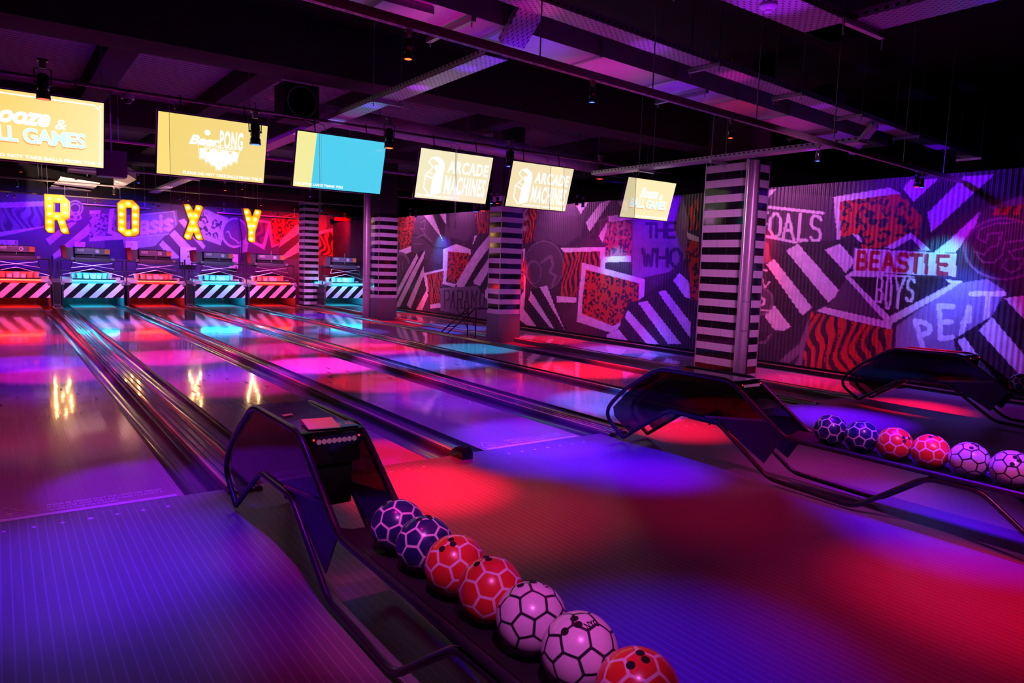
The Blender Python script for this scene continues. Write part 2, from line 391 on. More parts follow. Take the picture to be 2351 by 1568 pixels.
def paint_right(M_):
    n = nz2(M_.a*1.6, M_.b*1.9, .4); n2 = nz2(M_.a*5, M_.b*6, 1.1)
    M_.c[:] = np.array(PD)+np.outer((n*.5+.5)*(.6+.4*n2), (.05, .036, .05))
    # ---- stretch beyond the third column: crop (900,300) x3.267
    M_.zone(900, 300, 3.267)
    M_.leo([(40, 640), (180, 625), (185, 860), (70, 905), (40, 800)], PR, PK, .2, 3); M_.poly([(50, 900), (145, 865), (150, 905), (60, 945)], PW)
    M_.poly([(185, 640), (400, 610), (450, 900), (360, 1000), (250, 960), (140, 900), (150, 780)], PG); M_.line([(150, 780), (230, 800), (320, 880), (420, 880)], 10, PK)
    M_.line([(215, 690), (250, 670), (245, 740), (215, 730), (260, 790)], 9, PGL); M_.line([(185, 800), (240, 780), (300, 830)], 9, PGL); M_.line([(160, 850), (230, 850)], 9, PGL)
    M_.poly([(225, 618), (300, 618), (385, 830), (360, 790)], PW); M_.poly([(345, 600), (405, 600), (405, 700), (395, 690)], PW)
    M_.poly([(300, 618), (345, 612), (400, 700), (385, 830)], PK)
    M_.poly([(430, 590), (620, 585), (620, 740), (560, 830), (430, 800)], PG); M_.tig([(620, 590), (740, 580), (740, 770), (640, 770)], PR, PK, .09, 2)
    M_.poly([(385, 890), (480, 850), (590, 890), (590, 930), (420, 905), (408, 1135), (480, 1150), (470, 1175), (380, 1150)], PW)
    M_.leo([(420, 905), (580, 920), (570, 1010), (480, 1140), (410, 1125)], PR, PK, .16, 5)
    M_.poly([(620, 790), (640, 780), (600, 870)], PW)
    for q in ([(480, 1150), (560, 1010), (640, 890), (740, 770), (740, 860), (640, 1000), (530, 1190), (500, 1185)], [(610, 1130), (690, 1010), (740, 930), (740, 1030), (660, 1165), (620, 1150)],
              [(680, 1230), (740, 1140), (740, 1230), (715, 1270)]): M_.poly(q, PW)
    for q in ([(530, 1190), (640, 1000), (740, 860), (740, 930), (610, 1130)], [(660, 1165), (740, 1030), (740, 1140), (680, 1230)]): M_.poly(q, PK)
    M_.circ(70, 1060, 75, 150, PGL); M_.circ(70, 1060, 60, 125, PG); M_.line([(55, 980), (55, 1060)], 8, PGL); M_.line([(75, 980), (80, 1040)], 8, PGL)
    M_.poly([(40, 1150), (180, 920), (250, 890), (240, 960), (270, 1200), (275, 1250), (215, 1345), (20, 1345)], PK)
    for q in ([(20, 1230), (120, 1040), (190, 915), (195, 960), (40, 1250), (20, 1300)], [(20, 1330), (150, 1060), (240, 905), (250, 895), (235, 960), (60, 1320)],
              [(110, 1310), (200, 1100), (240, 1010), (240, 1080), (140, 1335)], [(180, 1345), (240, 1230), (262, 1190), (272, 1240), (225, 1345)]): M_.poly(q, PW)
    M_.poly([(232, 1070), (385, 1035), (388, 1060), (262, 1085), (275, 1210), (262, 1205)], PW); M_.tig([(260, 1080), (388, 1050), (380, 1160), (360, 1180), (360, 1295), (290, 1300)], PR, PK, .11, 1)
    M_.poly([(285, 1305), (362, 1292), (362, 1328), (287, 1335)], PW)
    M_.poly([(362, 1180), (640, 1165), (700, 1260), (720, 1420), (362, 1350)], PGL)
    for ch, x in zip('PARAMO', (395, 440, 495, 545, 600, 660)): M_.word(ch, [((x, 1200), (x+38, 1200), (x+30, 1330), (x-2, 1330))], 9, PK)
    # ---- between the columns
    M_.tig([(950, 600), (1095, 580), (1085, 800), (1010, 850), (950, 780)], PR, PK, .12, 4)
    M_.poly([(960, 680), (1000, 590), (1020, 585), (985, 650)], PW)
    M_.poly([(1095, 590), (1450, 540), (1380, 620), (1420, 780), (1300, 860), (1060, 830)], PG)
    M_.poly([(1380, 560), (1480, 525), (1415, 625)], PW); M_.poly([(1455, 690), (1560, 545), (1645, 515), (1590, 600), (1480, 760)], PW); M_.poly([(1480, 760), (1645, 515), (1720, 510), (1520, 830)], PK)
    M_.poly([(1550, 790), (1610, 690), (1620, 720), (1580, 840)], PW); M_.poly([(1620, 640), (1800, 620), (1800, 665), (1625, 685)], PW)
    M_.leo([(1620, 690), (1795, 672), (1795, 940), (1600, 945), (1585, 850)], (.45, .1, .12), PN, .2, 9)
    M_.poly([(1800, 560), (2180, 490), (2230, 700), (2200, 960), (2080, 1060), (1800, 1120)], (.26, .18, .31))
    M_.row('THE', 1900, 2130, (700, 690), (800, 800), 22, PN); M_.row('WHO', 1870, 2180, (890, 890), (1010, 1020), 26, PN)
    M_.poly([(945, 900), (1000, 880), (1000, 1240), (945, 1260)], PW); M_.leo([(940, 915), (985, 910), (990, 1245), (940, 1260)], PR, PK, .2, 2)
    M_.circ(1140, 1010, 152, 190, PGL); M_.circ(1140, 1010, 142, 178, PG); M_.circ(1060, 1060, 60, 90, PGL); M_.circ(1065, 1065, 48, 76, PG)
    M_.line([(1120, 990), (1190, 940), (1210, 1010), (1180, 1060), (1230, 1090), (1200, 1160)], 20, PGL); M_.circ(1140, 1010, 155, 193, PK, .97)
    M_.poly([(1265, 880), (1600, 872), (1595, 1035), (1560, 1025), (1562, 905), (1290, 912)], PW)
    M_.tig([(1290, 912), (1560, 905), (1556, 1020), (1430, 990), (1385, 1245), (1262, 1245)], (.5, .05, .03), PK, .13, 7)
    M_.poly([(1232, 1240), (1388, 1250), (1383, 1290), (1235, 1288)], PW); M_.poly([(1595, 945), (1795, 938), (1795, 982), (1595, 988)], PW)
    M_.poly([(1425, 988), (1900, 1115), (1888, 1290), (1690, 1490), (1640, 1515), (1383, 1432)], PW)
    M_.leo([(1452, 1042), (1855, 1145), (1845, 1280), (1700, 1445), (1655, 1465), (1420, 1372)], PR, PK, .19, 11)
    M_.poly([(1700, 1480), (1770, 1290), (1845, 1275), (2100, 1090), (2160, 1060), (2300, 1150), (2300, 1650), (1700, 1600)], PK)
    for q in ([(1770, 1345), (1745, 1400), (1910, 1600), (2000, 1600)], [(1845, 1290), (1915, 1278), (2170, 1600), (2070, 1600)], [(1995, 1210), (2050, 1195), (2240, 1440), (2240, 1560)],
              [(2155, 1065), (2225, 1130), (2240, 1260), (2200, 1250), (2110, 1125)], [(1610, 1530), (1700, 1490), (1790, 1600), (1620, 1600)]): M_.poly(q, PW)
    M_.leo([(2210, 840), (2300, 800), (2300, 1270), (2240, 1270), (2235, 1140)], PR, PK, .22, 6); M_.tig([(2230, 580), (2300, 500), (2300, 740), (2210, 745)], PR, PK, .14, 3)
    M_.poly([(2210, 760), (2300, 800), (2300, 835), (2225, 815)], PW)
    M_.poly([(940, 1330), (1040, 1195), (1160, 1155), (1320, 1500), (1290, 1530), (940, 1450)], PK)
    for q in ([(1040, 1200), (1025, 1270), (1180, 1470), (1220, 1490)], [(1108, 1175), (1162, 1160), (1225, 1330), (1300, 1505)], [(935, 1400), (985, 1335), (1085, 1470), (1010, 1460)],
              [(930, 1280), (1000, 1190), (985, 1380), (950, 1400)]): M_.poly(q, PW)
    # ---- near stretch right of the fourth column: crop (1550,330) x2.904
    M_.zone(1550, 330, 2.904)
    M_.poly([(480, 400), (640, 320), (1060, 350), (1090, 640), (1000, 700), (560, 660)], (.07, .04, .07))
    M_.poly([(570, 310), (680, 300), (590, 390), (560, 400)], PW)
    M_.line([(600, 420), (985, 462)], 20, PW); M_.line([(520, 600), (940, 685)], 18, PW); M_.word('FOALS', [((585, 455), (620, 460), (612, 610), (575, 600)), ((640, 465), (705, 470), (700, 625), (630, 612)),
        ((720, 470), (790, 475), (790, 640), (720, 628)), ((835, 470), (880, 478), (880, 645), (820, 640)), ((910, 478), (975, 490), (965, 650), (905, 645))], 20, PW)
    M_.poly([(1055, 355), (1430, 292), (1510, 335), (1110, 395), (1110, 625), (1080, 645)], PW)
    M_.leo([(1100, 385), (1490, 332), (1590, 385), (1650, 480), (1610, 640), (1420, 695), (1235, 700), (1240, 640), (1190, 600), (1100, 630)], PR, PK, .2, 13)
    M_.poly([(1480, 300), (1760, 235), (2140, 205), (2060, 470), (1870, 725), (1690, 720), (1640, 480)], PK)
    for q in ([(1520, 300), (1565, 240), (1750, 235), (1590, 388)], [(1685, 460), (1930, 215), (2125, 207), (1705, 592)], [(1725, 722), (1830, 640), (2035, 450), (2010, 530), (1870, 725)]): M_.poly(q, PW)
    M_.poly([(600, 800), (820, 660), (1100, 640), (1200, 600), (1250, 650), (1200, 850), (1000, 1060), (770, 1240), (640, 1080)], PK)
    for q in ([(608, 805), (660, 768), (912, 1090), (848, 1148)], [(738, 712), (820, 667), (1102, 990), (1020, 1058)], [(997, 707), (1097, 668), (1203, 780), (1138, 862)],
              [(596, 1150), (660, 1078), (778, 1222), (760, 1248), (660, 1240)]): M_.poly(q, PW)
    M_.poly([(1180, 600), (1230, 610), (1245, 660), (1215, 640)], PW)
    M_.poly([(540, 640), (620, 660), (640, 780), (545, 820)], (.3, .1, .12)); M_.line([(540, 830), (610, 845)], 12, PW); M_.line([(540, 950), (580, 900), (600, 960), (630, 920)], 10, PW)  # reddish patch: a spot's red light painted into the wall colour
    M_.circ(565, 1050, 95, 95, PGL); M_.circ(565, 1050, 80, 82, PG); M_.circ(573, 1052, 30, 32, PW); M_.circ(573, 1052, 14, 15, PK)
    M_.line([(510, 1105), (640, 1112)], 12, PW)
    M_.poly([(500, 1250), (700, 1260), (900, 1150), (850, 1480), (500, 1450)], PD); M_.line([(505, 1330), (600, 1325), (640, 1270)], 16, PGL)
    M_.poly([(690, 1450), (830, 1330), (885, 1180), (920, 1120), (850, 1478), (800, 1478), (830, 1400), (760, 1460)], PGL)
    M_.poly([(940, 1115), (1000, 1085), (1445, 1185), (1440, 1250)], PW)
    M_.tig([(905, 1120), (1450, 1238), (1440, 1370), (1300, 1450), (1100, 1540), (840, 1500)], PR, PK, .15, 2.5)
    M_.poly([(1040, 1060), (1140, 900), (1440, 1190), (1000, 1090)], PG)
    M_.poly([(1395, 695), (1572, 592), (1710, 715)], PW); M_.poly([(1455, 703), (1572, 632), (1645, 705)], PN)
    M_.poly([(1130, 885), (1190, 845), (1910, 915), (1910, 935), (1425, 1212)], PW); M_.poly([(1165, 885), (1780, 890), (1840, 935), (1430, 1152)], PK)
    M_.poly([(1195, 697), (1878, 732), (1872, 885), (1188, 852)], PW)
    M_.word('BEASTIE', [((1225, 722), (1275, 724), (1270, 835), (1215, 832)), ((1308, 726), (1360, 728), (1350, 838), (1300, 836)), ((1385, 730), (1460, 734), (1460, 843), (1385, 840)), ((1490, 736), (1550, 739), (1545, 848), (1485, 845)),
        ((1578, 740), (1640, 743), (1630, 856), (1575, 853)), ((1668, 744), (1690, 746), (1685, 862), (1660, 860)), ((1755, 748), (1820, 750), (1812, 866), (1750, 863))], 27, (.5, .02, .03))
    M_.word('BOYS', [((1350, 890), (1385, 890), (1378, 1055), (1338, 1055)), ((1412, 892), (1445, 892), (1435, 1095), (1402, 1095)), ((1472, 895), (1530, 895), (1510, 1095), (1455, 1095)), ((1555, 900), (1598, 905), (1580, 1050), (1540, 1045))], 17, PW)
    M_.poly([(1470, 1220), (1560, 1150), (1900, 930), (2080, 900), (2200, 980), (2100, 1180), (1900, 1300), (1880, 1400), (1470, 1380)], (.3, .22, .36))
    M_.word('PEAT', [((1600, 1180), (1690, 1200), (1720, 1300), (1650, 1360)), ((1760, 1080), (1850, 1085), (1850, 1290), (1770, 1300)), ((1905, 1060), (2010, 1120), (1960, 1180), (1905, 1280)), ((1975, 1000), (2195, 1000), (2150, 1180), (2000, 1180))], 34, PW)
    M_.poly([(1860, 1300), (2110, 1150), (2190, 1020), (2420, 990), (2420, 1700), (1900, 1650)], PK)
    for q in ([(1885, 1310), (1930, 1290), (2230, 1700), (2080, 1700), (1990, 1560)], [(2025, 1245), (2112, 1155), (2440, 1540), (2440, 1700)], [(2195, 1030), (2340, 1010), (2440, 1100), (2440, 1290)]): M_.poly(q, PW)
    M_.poly([(2100, 420), (2440, 300), (2440, 420), (2120, 440)], PGL); M_.tig([(2110, 440), (2440, 380), (2440, 470), (2110, 480)], PR, PK, .15, 1)
    M_.circ(2190, 700, 270, 210, PN); M_.circ(2190, 700, 270, 210, PGL, .93); M_.circ(2190, 700, 230, 175, PD)
    for st in ([(2340, 520), (2140, 530), (2030, 570), (2015, 630), (2070, 660), (2090, 600), (2180, 590), (2150, 680), (2100, 690), (2060, 740), (2000, 720), (2050, 790), (2130, 790), (2180, 740), (2200, 660), (2340, 640)],
               [(2210, 770), (2180, 820), (2240, 860), (2300, 830), (2330, 760), (2260, 770), (2230, 720), (2340, 690)]): M_.line(st, 11, PGL)
def paint_back(M_):
    n = nz2(M_.a*1.3, M_.b*1.7, 2.); M_.c[:] = np.array((.06, .04, .09))+np.outer(n*.5+.5, (.06, .045, .09))
    LIL = (.6, .52, .68); DK = (.05, .03, .08)
    M_.zone(0, 400, 4.612)
    M_.poly([(-200, 330), (0, 300), (480, 285), (480, 560), (15, 658), (-200, 700)], LIL); M_.tig([(-200, 380), (20, 355), (470, 340), (470, 548), (50, 605), (-200, 640)], (.2, .13, .24), DK, .22, 3)
    M_.circ(800, 400, 165, 150, (.1, .05, .14)); M_.circ(795, 360, 88, 85, LIL, .8); M_.circ(795, 360, 60, 55, LIL, .75); M_.line([(740, 430), (770, 400), (800, 480), (830, 400), (860, 470)], 18, LIL); M_.line([(720, 490), (760, 470), (800, 490), (850, 470)], 16, LIL)
    M_.poly([(485, 685), (735, 510), (815, 510), (530, 752)], LIL); M_.poly([(530, 752), (815, 510), (960, 510), (560, 850)], (.1, .05, .11)); M_.poly([(560, 850), (965, 505), (995, 570), (960, 620), (650, 862), (570, 900)], LIL)
    M_.leo([(945, 430), (1060, 420), (1060, 670), (945, 670)], (.45, .3, .5), DK, .25, 4); M_.poly([(945, 385), (1065, 380), (1060, 420), (945, 425)], LIL); M_.leo([(1060, 420), (1150, 420), (1120, 660), (1060, 665)], (.3, .2, .4), DK, .25, 8)
    M_.poly([(940, 672), (1310, 640), (1310, 690), (945, 712)], LIL); M_.poly([(1160, 370), (1215, 360), (1180, 590), (1310, 640), (1310, 690), (1138, 622)], LIL); M_.tig([(1215, 370), (1300, 360), (1300, 610), (1185, 590)], (.35, .12, .3), DK, .18, 1)
    M_.poly([(1110, 700), (1310, 690), (1330, 900), (1110, 900)], (.03, .015, .12))
    M_.poly([(1300, 440), (1870, 380), (1885, 520), (1840, 640), (1310, 690)], (.3, .24, .42)); M_.poly([(1300, 680), (1760, 640), (1640, 760), (1320, 800)], (.42, .36, .56))
    M_.line([(1310, 445), (1840, 395), (1865, 535)], 12, LIL); M_.line([(1310, 678), (1830, 628)], 12, LIL)
    M_.word('oasis', [((1340, 450), (1460, 440), (1455, 640), (1340, 640)), ((1475, 470), (1580, 455), (1575, 622), (1475, 628)), ((1590, 460), (1680, 450), (1675, 610), (1590, 618)), ((1690, 440), (1720, 438), (1715, 598), (1690, 600)), ((1735, 445), (1830, 435), (1828, 585), (1735, 592))], 40, (.75, .5, .66))
    M_.poly([(1680, 740), (1950, 465), (2190, 770), (2150, 860), (1900, 900)], (.14, .05, .16))
    for q in ([(1685, 745), (1722, 698), (1895, 870), (1890, 890), (1800, 890)], [(1792, 640), (1848, 588), (2110, 860), (2020, 900)], [(1888, 492), (1950, 467), (2178, 765), (2150, 795)]): M_.poly(q, (.8, .62, .78))
    M_.zone(450, 400, 4.612)
    M_.poly([(0, 330), (340, 465), (262, 755), (0, 660)], LIL); M_.leo([(30, 390), (285, 465), (240, 695), (30, 612)], (.55, .42, .6), DK, .24, 21)
    M_.circ(410, 620, 142, 160, LIL); M_.circ(412, 618, 122, 140, (.14, .07, .22)); M_.line([(320, 615), (345, 605), (370, 670), (420, 700), (450, 730), (490, 715)], 12, LIL)
    M_.poly([(520, 455), (805, 500), (725, 800), (540, 700)], LIL); M_.tig([(560, 490), (765, 520), (705, 745), (560, 690)], (.22, .06, .12), DK, .25, 5)
    M_.poly([(470, 700), (560, 690), (540, 830), (470, 830)], (.4, .34, .5))
    M_.poly([(770, 620), (800, 470), (1120, 395), (1120, 700), (880, 750), (800, 780)], (.5, .3, .4)); M_.leo([(790, 490), (1120, 400), (1120, 570), (880, 735), (820, 740)], PR, PK, .25, 31)
    M_.poly([(880, 740), (1120, 560), (1120, 900), (880, 900)], (.07, .02, .04))
    M_.poly([(880, 775), (900, 690), (1070, 530), (1120, 600), (1070, 640)], (.8, .5, .62)); M_.poly([(885, 890), (1120, 690), (1120, 810), (940, 900)], (.8, .5, .62))
    M_.circ(1325, 520, 65, 110, (.28, .09, .1)); M_.poly([(1270, 610), (1505, 560), (1500, 880), (1270, 880)], (.75, .5, .6)); M_.tig([(1270, 645), (1480, 600), (1485, 860), (1270, 875)], (.7, .05, .02), PK, .2, 2)
    M_.leo([(1500, 700), (1545, 690), (1540, 870), (1500, 870)], PR, PK, .2, 2)

def grid_wall(name, a0, a1, da, b0, b1, db, fpos, matl, painter, flip=False):
    A = np.arange(a0, a1+1e-6, da); B = np.linspace(b0, b1, int(round((b1-b0)/db))+1); AA, BB = np.meshgrid(A, B, indexing='ij'); a, b = AA.ravel(), BB.ravel()
    pos, base = fpos(a, b); na, nb = len(A), len(B)
    idx = np.arange(na*nb).reshape(na, nb); f = np.stack([idx[:-1, :-1], idx[1:, :-1], idx[1:, 1:], idx[:-1, 1:]], -1).reshape(-1, 4)
    if flip: f = f[:, ::-1]
    me = bpy.data.meshes.new(name); me.vertices.add(len(a)); me.vertices.foreach_set('co', pos.ravel())
    me.loops.add(f.size); me.loops.foreach_set('vertex_index', f.ravel().astype(np.int32)); me.polygons.add(len(f))
    me.polygons.foreach_set('loop_start', np.arange(0, f.size, 4, dtype=np.int32)); me.update(calc_edges=True)
    me.polygons.foreach_set('use_smooth', [True]*len(f))
    M_ = Mural(base, a, b); painter(M_)
    ca = me.color_attributes.new('paint', 'FLOAT_COLOR', 'POINT'); rgba = np.ones((len(a), 4), np.float32); rgba[:, :3] = M_.c; ca.data.foreach_set('color', rgba.ravel())
    me.materials.append(matl); o = link(name, me); o['kind'] = 'structure'; return o
def paint_mat(name, rough):
    m = mat(name, (.5, .5, .5), rough, vary=0); t = NT(m); at = t.n('ShaderNodeAttribute', attribute_name='paint'); P_, px, py, pz = t.pos()
    sp_ = t.noise(P_, 7, 4, .7); c = t.mix(t.math('MULTIPLY', t.ramp(sp_, .35, .7), .35), at.outputs[0], (.1, .08, .1)); t.l(c, t.b.inputs['Base Color']); return m
PER = .068
def pos_r(a, b):
    x = WALLX+.011*np.cos(2*PI*a/PER); return np.stack([x, a, b], 1).astype(np.float32), np.stack([np.full_like(a, WALLX), a, b], 1)
grid_wall('wall_right', -1.4, BACKY, PER/5, .09, 2.96, .0125, pos_r, paint_mat('painted_corrugated_iron', .42), paint_right)
def pos_b(a, b): return np.stack([a, np.full_like(a, BACKY), b], 1).astype(np.float32), np.stack([a, np.full_like(a, BACKY), b], 1)
grid_wall('wall_back', -4, WALLX, .016, -.1, 3.25, .016, pos_b, paint_mat('painted_block_wall', .6), paint_back)
structure('wall_back_upper', MB().box((-4, BACKY-.04, 3.25), (16.4, BACKY+.1, CEILZ+.1)), WALLBLK, smooth=False)
structure('wall_right_core', MB().box((WALLX+.02, -1.4, -.2), (WALLX+.12, BACKY, 2.96)), WALLBLK, smooth=False)
RAIL = mat('reddish_trim_rail', (.42, .2, .16), .25, .3)
mb = MB(); mb.box((WALLX-.06, -1.4, -.12), (WALLX+.02, BACKY, .06), 0); mb.box((WALLX-.075, -1.4, .045), (WALLX-.045, BACKY, .06), 1)
structure('baseboard_right', mb, [BLK, RAIL], smooth=False)

# columns with black and white tile courses
m = mat('white_tile', (.74, .72, .74), .18, vary=0); t = NT(m); P_, px, py, pz = t.pos()
def joints(t, col, jc):
    P_, px, py, pz = t.pos(); u = t.math('ADD', px, py); row = t.math('FLOOR', t.math('DIVIDE', pz, .105)); u = t.math('ADD', u, t.math('MULTIPLY', row, .137))
    fr = t.math('FRACT', t.math('DIVIDE', u, .3)); jl = t.math('LESS_THAN', fr, .014); fz = t.math('FRACT', t.math('DIVIDE', pz, .105)); jz = t.math('LESS_THAN', fz, .03)
    j = t.math('MAXIMUM', jl, jz); t.l(t.mix(j, col, jc), t.b.inputs['Base Color'])
joints(t, (.74, .72, .74), (.3, .28, .3)); WT = m
m = mat('black_tile', (.012, .012, .014), .07, vary=0); joints(NT(m), (.012, .012, .014), (.12, .11, .12)); KT = m
GB = mat('grey_column_base', (.2, .18, .2), .6); TRIMW = mat('aluminium_corner_trim', (.7, .68, .7), .3, .6)
COLS = [(8.38, 23.7, .5, .5, 0., 3.5), (8.37, 17.85, .55, .6, .55, 2.75), (8.33, 12.02, .54, .42, .55, 2.9), (8.33, 6.18, .5, .7, 0., 3.1)]
for k, (x, y, w, d, zb, zt) in enumerate(COLS):
    mb = MB(); z = -.12
    if zb: mb.box((x-.005, y-.005, -.12), (x+w+.005, y+d+.005, zb), 2); mb.box((x-.012, y-.012, zb-.015), (x+w+.012, y+d+.012, zb), 3)
    i0 = int(round(zb/.105)) if zb else -1; z = i0*.105; i = i0; par = 1 if zb else 0
    while z < zt-.01:
        mb.box((x, y, z), (x+w, y+d, z+.105), (i+par) % 2); z += .105; i += 1
    mb.box((x+.01, y+.01, z), (x+w-.01, y+d-.01, CEILZ+.1), 4)
    for cx_, cy__ in ((x, y), (x, y+d), (x+w, y)): mb.box((cx_-.006, cy__-.006, max(zb, -.12)), (cx_+.006, cy__+.006, zt), 3)
    structure('column_%d' % (k+1), mb, [WT, KT, GB, TRIMW, BEAMM], smooth=False)
# plywood skirts at the two middle columns
# ------------------------------------------------------------------ lanes
m = mat('lacquered_lane', (.6, .44, .33), .19, coat=1., coatr=.06, vary=0, spec=.8); t = NT(m); P_, px, py, pz = t.pos()
bd = t.math('FRACT', t.math('DIVIDE', px, .0273)); ed = t.math('LESS_THAN', bd, .04); nzb = t.noise(t.scaled(P_, (40, .6, 1)), 1, 3); pl = t.math('FLOOR', t.math('DIVIDE', py, 2.9))
c = t.mix(nzb, (.46, .36, .32), (.64, .52, .48)); c = t.mix(t.math('MULTIPLY', ed, .35), c, (.2, .13, .1)); jn = t.math('LESS_THAN', t.math('FRACT', t.math('DIVIDE', t.math('SUBTRACT', py, float(AZ(150, 941)[1])), 4.45)), .0014); c = t.mix(t.math('MULTIPLY', jn, .85), c, (.05, .03, .03)); t.l(c, t.b.inputs['Base Color'])
bmp = t.noise(t.scaled(P_, (26, 3.2, 1)), 1, 2); wv = t.noise(t.scaled(P_, (1.6, 1.1, 1)), 1, 2)
hgt = t.math('ADD', t.math('MULTIPLY', bmp, .00035), t.math('MULTIPLY', wv, .004))
bn = t.n('ShaderNodeBump'); bn.inputs['Strength'].default_value = .5; bn.inputs['Distance'].default_value = 1.; t.l(hgt, bn.inputs['Height']); t.l(bn.outputs[0], t.b.inputs['Coat Normal']); t.l(bn.outputs[0], t.b.inputs['Normal'])
LANEM = m
DECKM = mat('pin_deck', (.5, .4, .34), .22, coat=1.)
GUTM = mat('gutter_plastic', (.1, .095, .11), .2, coat=.6, coatr=.08)
CAPM = mat('capping_plastic', (.18, .15, .16), .18, coat=.8, coatr=.06)
CAPR = mat('capping_strip', (.8, .42, .26), .22, .2, coat=.4)  # orange puts the red light from above into the strip's colour
DECAL = mat('pale_lane_decal', (.75, .73, .78), .4)
INK = mat('dark_inlay', (.05, .03, .03), .3, coat=1.)
lane_lab = {1: 'lane at the left edge with the glowing R reflected in it', 2: 'lane between the nearest ball return track and a narrow capping',
            3: 'lane ending at the blue-lit foul line behind the nearest hood', 4: 'lane just beyond the second ball return track',
            5: 'lane running along the foot of the tiled columns', 6: 'lane squeezed between the columns and the painted wall'}
for i, x in LX.items():
    L = thing('bowling_lane', lane_lab[i], 'bowling lane', (x, FOUL, 0), group='glossy bowling lanes')
    mb = MB(); mb.box((x-HW, FOUL, -.1), (x+HW, DECK-.3, 0), 0); mb.box((x-HW, DECK-.3, -.1), (x+HW, LEND, 0), 1); mb.build('lane_surface', [LANEM, DECKM], L, smooth=False)
    for s in (-1, 1):
        mb = MB(); x0 = x+s*HW; x1 = x+s*(HW+GUT); prof = []
        for k in range(11):
            a = PI*k/10; prof.append((x0+(x1-x0)*(.5-.5*math.cos(a)), -.004-.082*math.sin(a)))
        n = len(prof); vs = [(px_, FOUL, pz_) for px_, pz_ in prof]+[(px_, LEND, pz_) for px_, pz_ in prof]
        mb.add(vs, [(k, k+1, n+k+1, n+k) for k in range(n-1)]); mb.build('gutter', GUTM, L)
    mb = MB()
    for k in range(7):
        o = (k-3); ax_ = x+o*.136; ay_ = FOUL+4.85-abs(o)*.37
        mb.add([(ax_-.016, ay_-.09, .0012), (ax_+.016, ay_-.09, .0012), (ax_, ay_+.09, .0012)], [(0, 1, 2)])
    mb.build('arrow_inlay', INK, L)
    mb = MB()
    for k in range(7): mb.lathe([(.012 if k != 3 else .017, 0), (.010, .0015)], (x+(k-3)*.136, FOUL-.17, 0), n=12)
    mb.build('approach_dots', DECAL, L)['label'] = 'row of seven pale approach dots'
    if i in (1, 3):
        mb = MB(); zt_ = .0014
        mb.box((x-HW+.04, FOUL+.005, .0005), (x+HW-.04, FOUL+.05, zt_)); A_, B_, C_ = (x-HW+.04, FOUL+.075), (x-HW+.3, FOUL+.075), (x-HW+.13, FOUL+.25)
        def tri(a, b, c_, w): mb.ribbon([(a[0], a[1], zt_), (b[0], b[1], zt_), (c_[0], c_[1], zt_)], w, (0, 0, 1), closed=True)
        tri(A_, B_, C_, .014); mb.lathe([(.018, 0), (.015, .001)], (x-HW+.15, FOUL+.125, .0008), n=9)
        for q in range(4): mb.ribbon([(x-HW+.15+.03*math.cos(q*1.6), FOUL+.125+.03*math.sin(q*1.6), zt_), (x-HW+.15+.05*math.cos(q*1.6+.3), FOUL+.125+.05*math.sin(q*1.6+.3), zt_)], .008, (0, 0, 1))
        for q, tx in enumerate(('MEMBER OF STAFF FOR CLEANING', 'IF YOU STEP OVER THE LINE PLEASE CONTACT A', 'PLEASE BE AWARE THAT THE LANES ARE GREASY')):
            tm = text_mb(tx, x-HW+.34, x+HW-.1-(.26 if q == 0 else 0), 0, .036, bold=.02)
            mb.add([(vx, FOUL+.075+q*.052+vz, zt_) for vx, _, vz in tm.v], tm.f)
        mb.build('warning_decal', DECAL, L)['label'] = 'pale warning triangle and lettering at the foul line'
# cappings and ball tracks between the lanes
def divider(name, label, x0, x1, grooves, wide):
    D = thing(name, label, 'lane divider', ((x0+x1)/2, FOUL, -.1), group='capping between lanes')
    x0 += .004; x1 -= .004
    mb = MB(); prof = [(x0, -.09), (x0, .008), (x0+.008, .022), (x0+.022, .026)]
    for g in grooves: prof += [(g-.012, .026), (g-.008, .014), (g+.008, .014), (g+.012, .026)]
    prof += [(x1-.022, .026), (x1-.008, .022), (x1, .008), (x1, -.09)]
    mb.prism([(a, FOUL-.12, b) for a, b in prof], (0, LEND-FOUL+.1, 0)); mb.build('capping', CAPM, D)
    for q, xx in enumerate([x0+.02, x1-.02] if wide else [(x0+x1)/2]):
        mb = MB(); w = .014 if wide else .017
        mb.prism([(xx-w, FOUL-.05, .0262), (xx-w*.6, FOUL-.05, .033), (xx+w*.6, FOUL-.05, .033), (xx+w, FOUL-.05, .0262)], (0, LEND-FOUL, 0)); mb.build('raised_strip', CAPR, D)
    return D
def endcap(D, x, w):
    mb = MB(); prof = [(0, .0), (.0, .05), (.04, .085), (.1, .085), (.16, .05), (.18, 0)]
    mb.prism([(x-w/2, FOUL-.16+a, b) for a, b in prof], (w, 0, 0)); mb.build('end_cap', BLKG, D, ang=20)
xa = LX[2]+HW+GUT; xb = LX[3]-HW-GUT; D = divider('capping_rail', 'narrow capping rail with a blunt end cap between the second and third lanes', xa, xb, [], False); endcap(D, (xa+xb)/2, .1)
xa = LX[4]+HW+GUT; xb = LX[5]-HW-GUT; D = divider('capping_rail', 'narrow capping rail between the fourth and fifth lanes, ending beside the far hood', xa, xb, [], False); endcap(D, (xa+xb)/2, .1)
xa = LX[1]+HW+GUT; xb = LX[2]-HW-GUT; divider('ball_track_cover', 'wide grooved ball track cover running back from the nearest hood', xa, xb, [xa+.06, (xa+xb)/2, xb-.06], True)
xa = LX[3]+HW+GUT; xb = LX[4]-HW-GUT; divider('ball_track_cover', 'wide grooved ball track cover running back from the middle hood', xa, xb, [xa+.06, (xa+xb)/2, xb-.06], True)
xa = LX[5]+HW+GUT; divider('capping_rail', 'capping rail edging the lane beside the columns', xa, xa+.07, [], False)
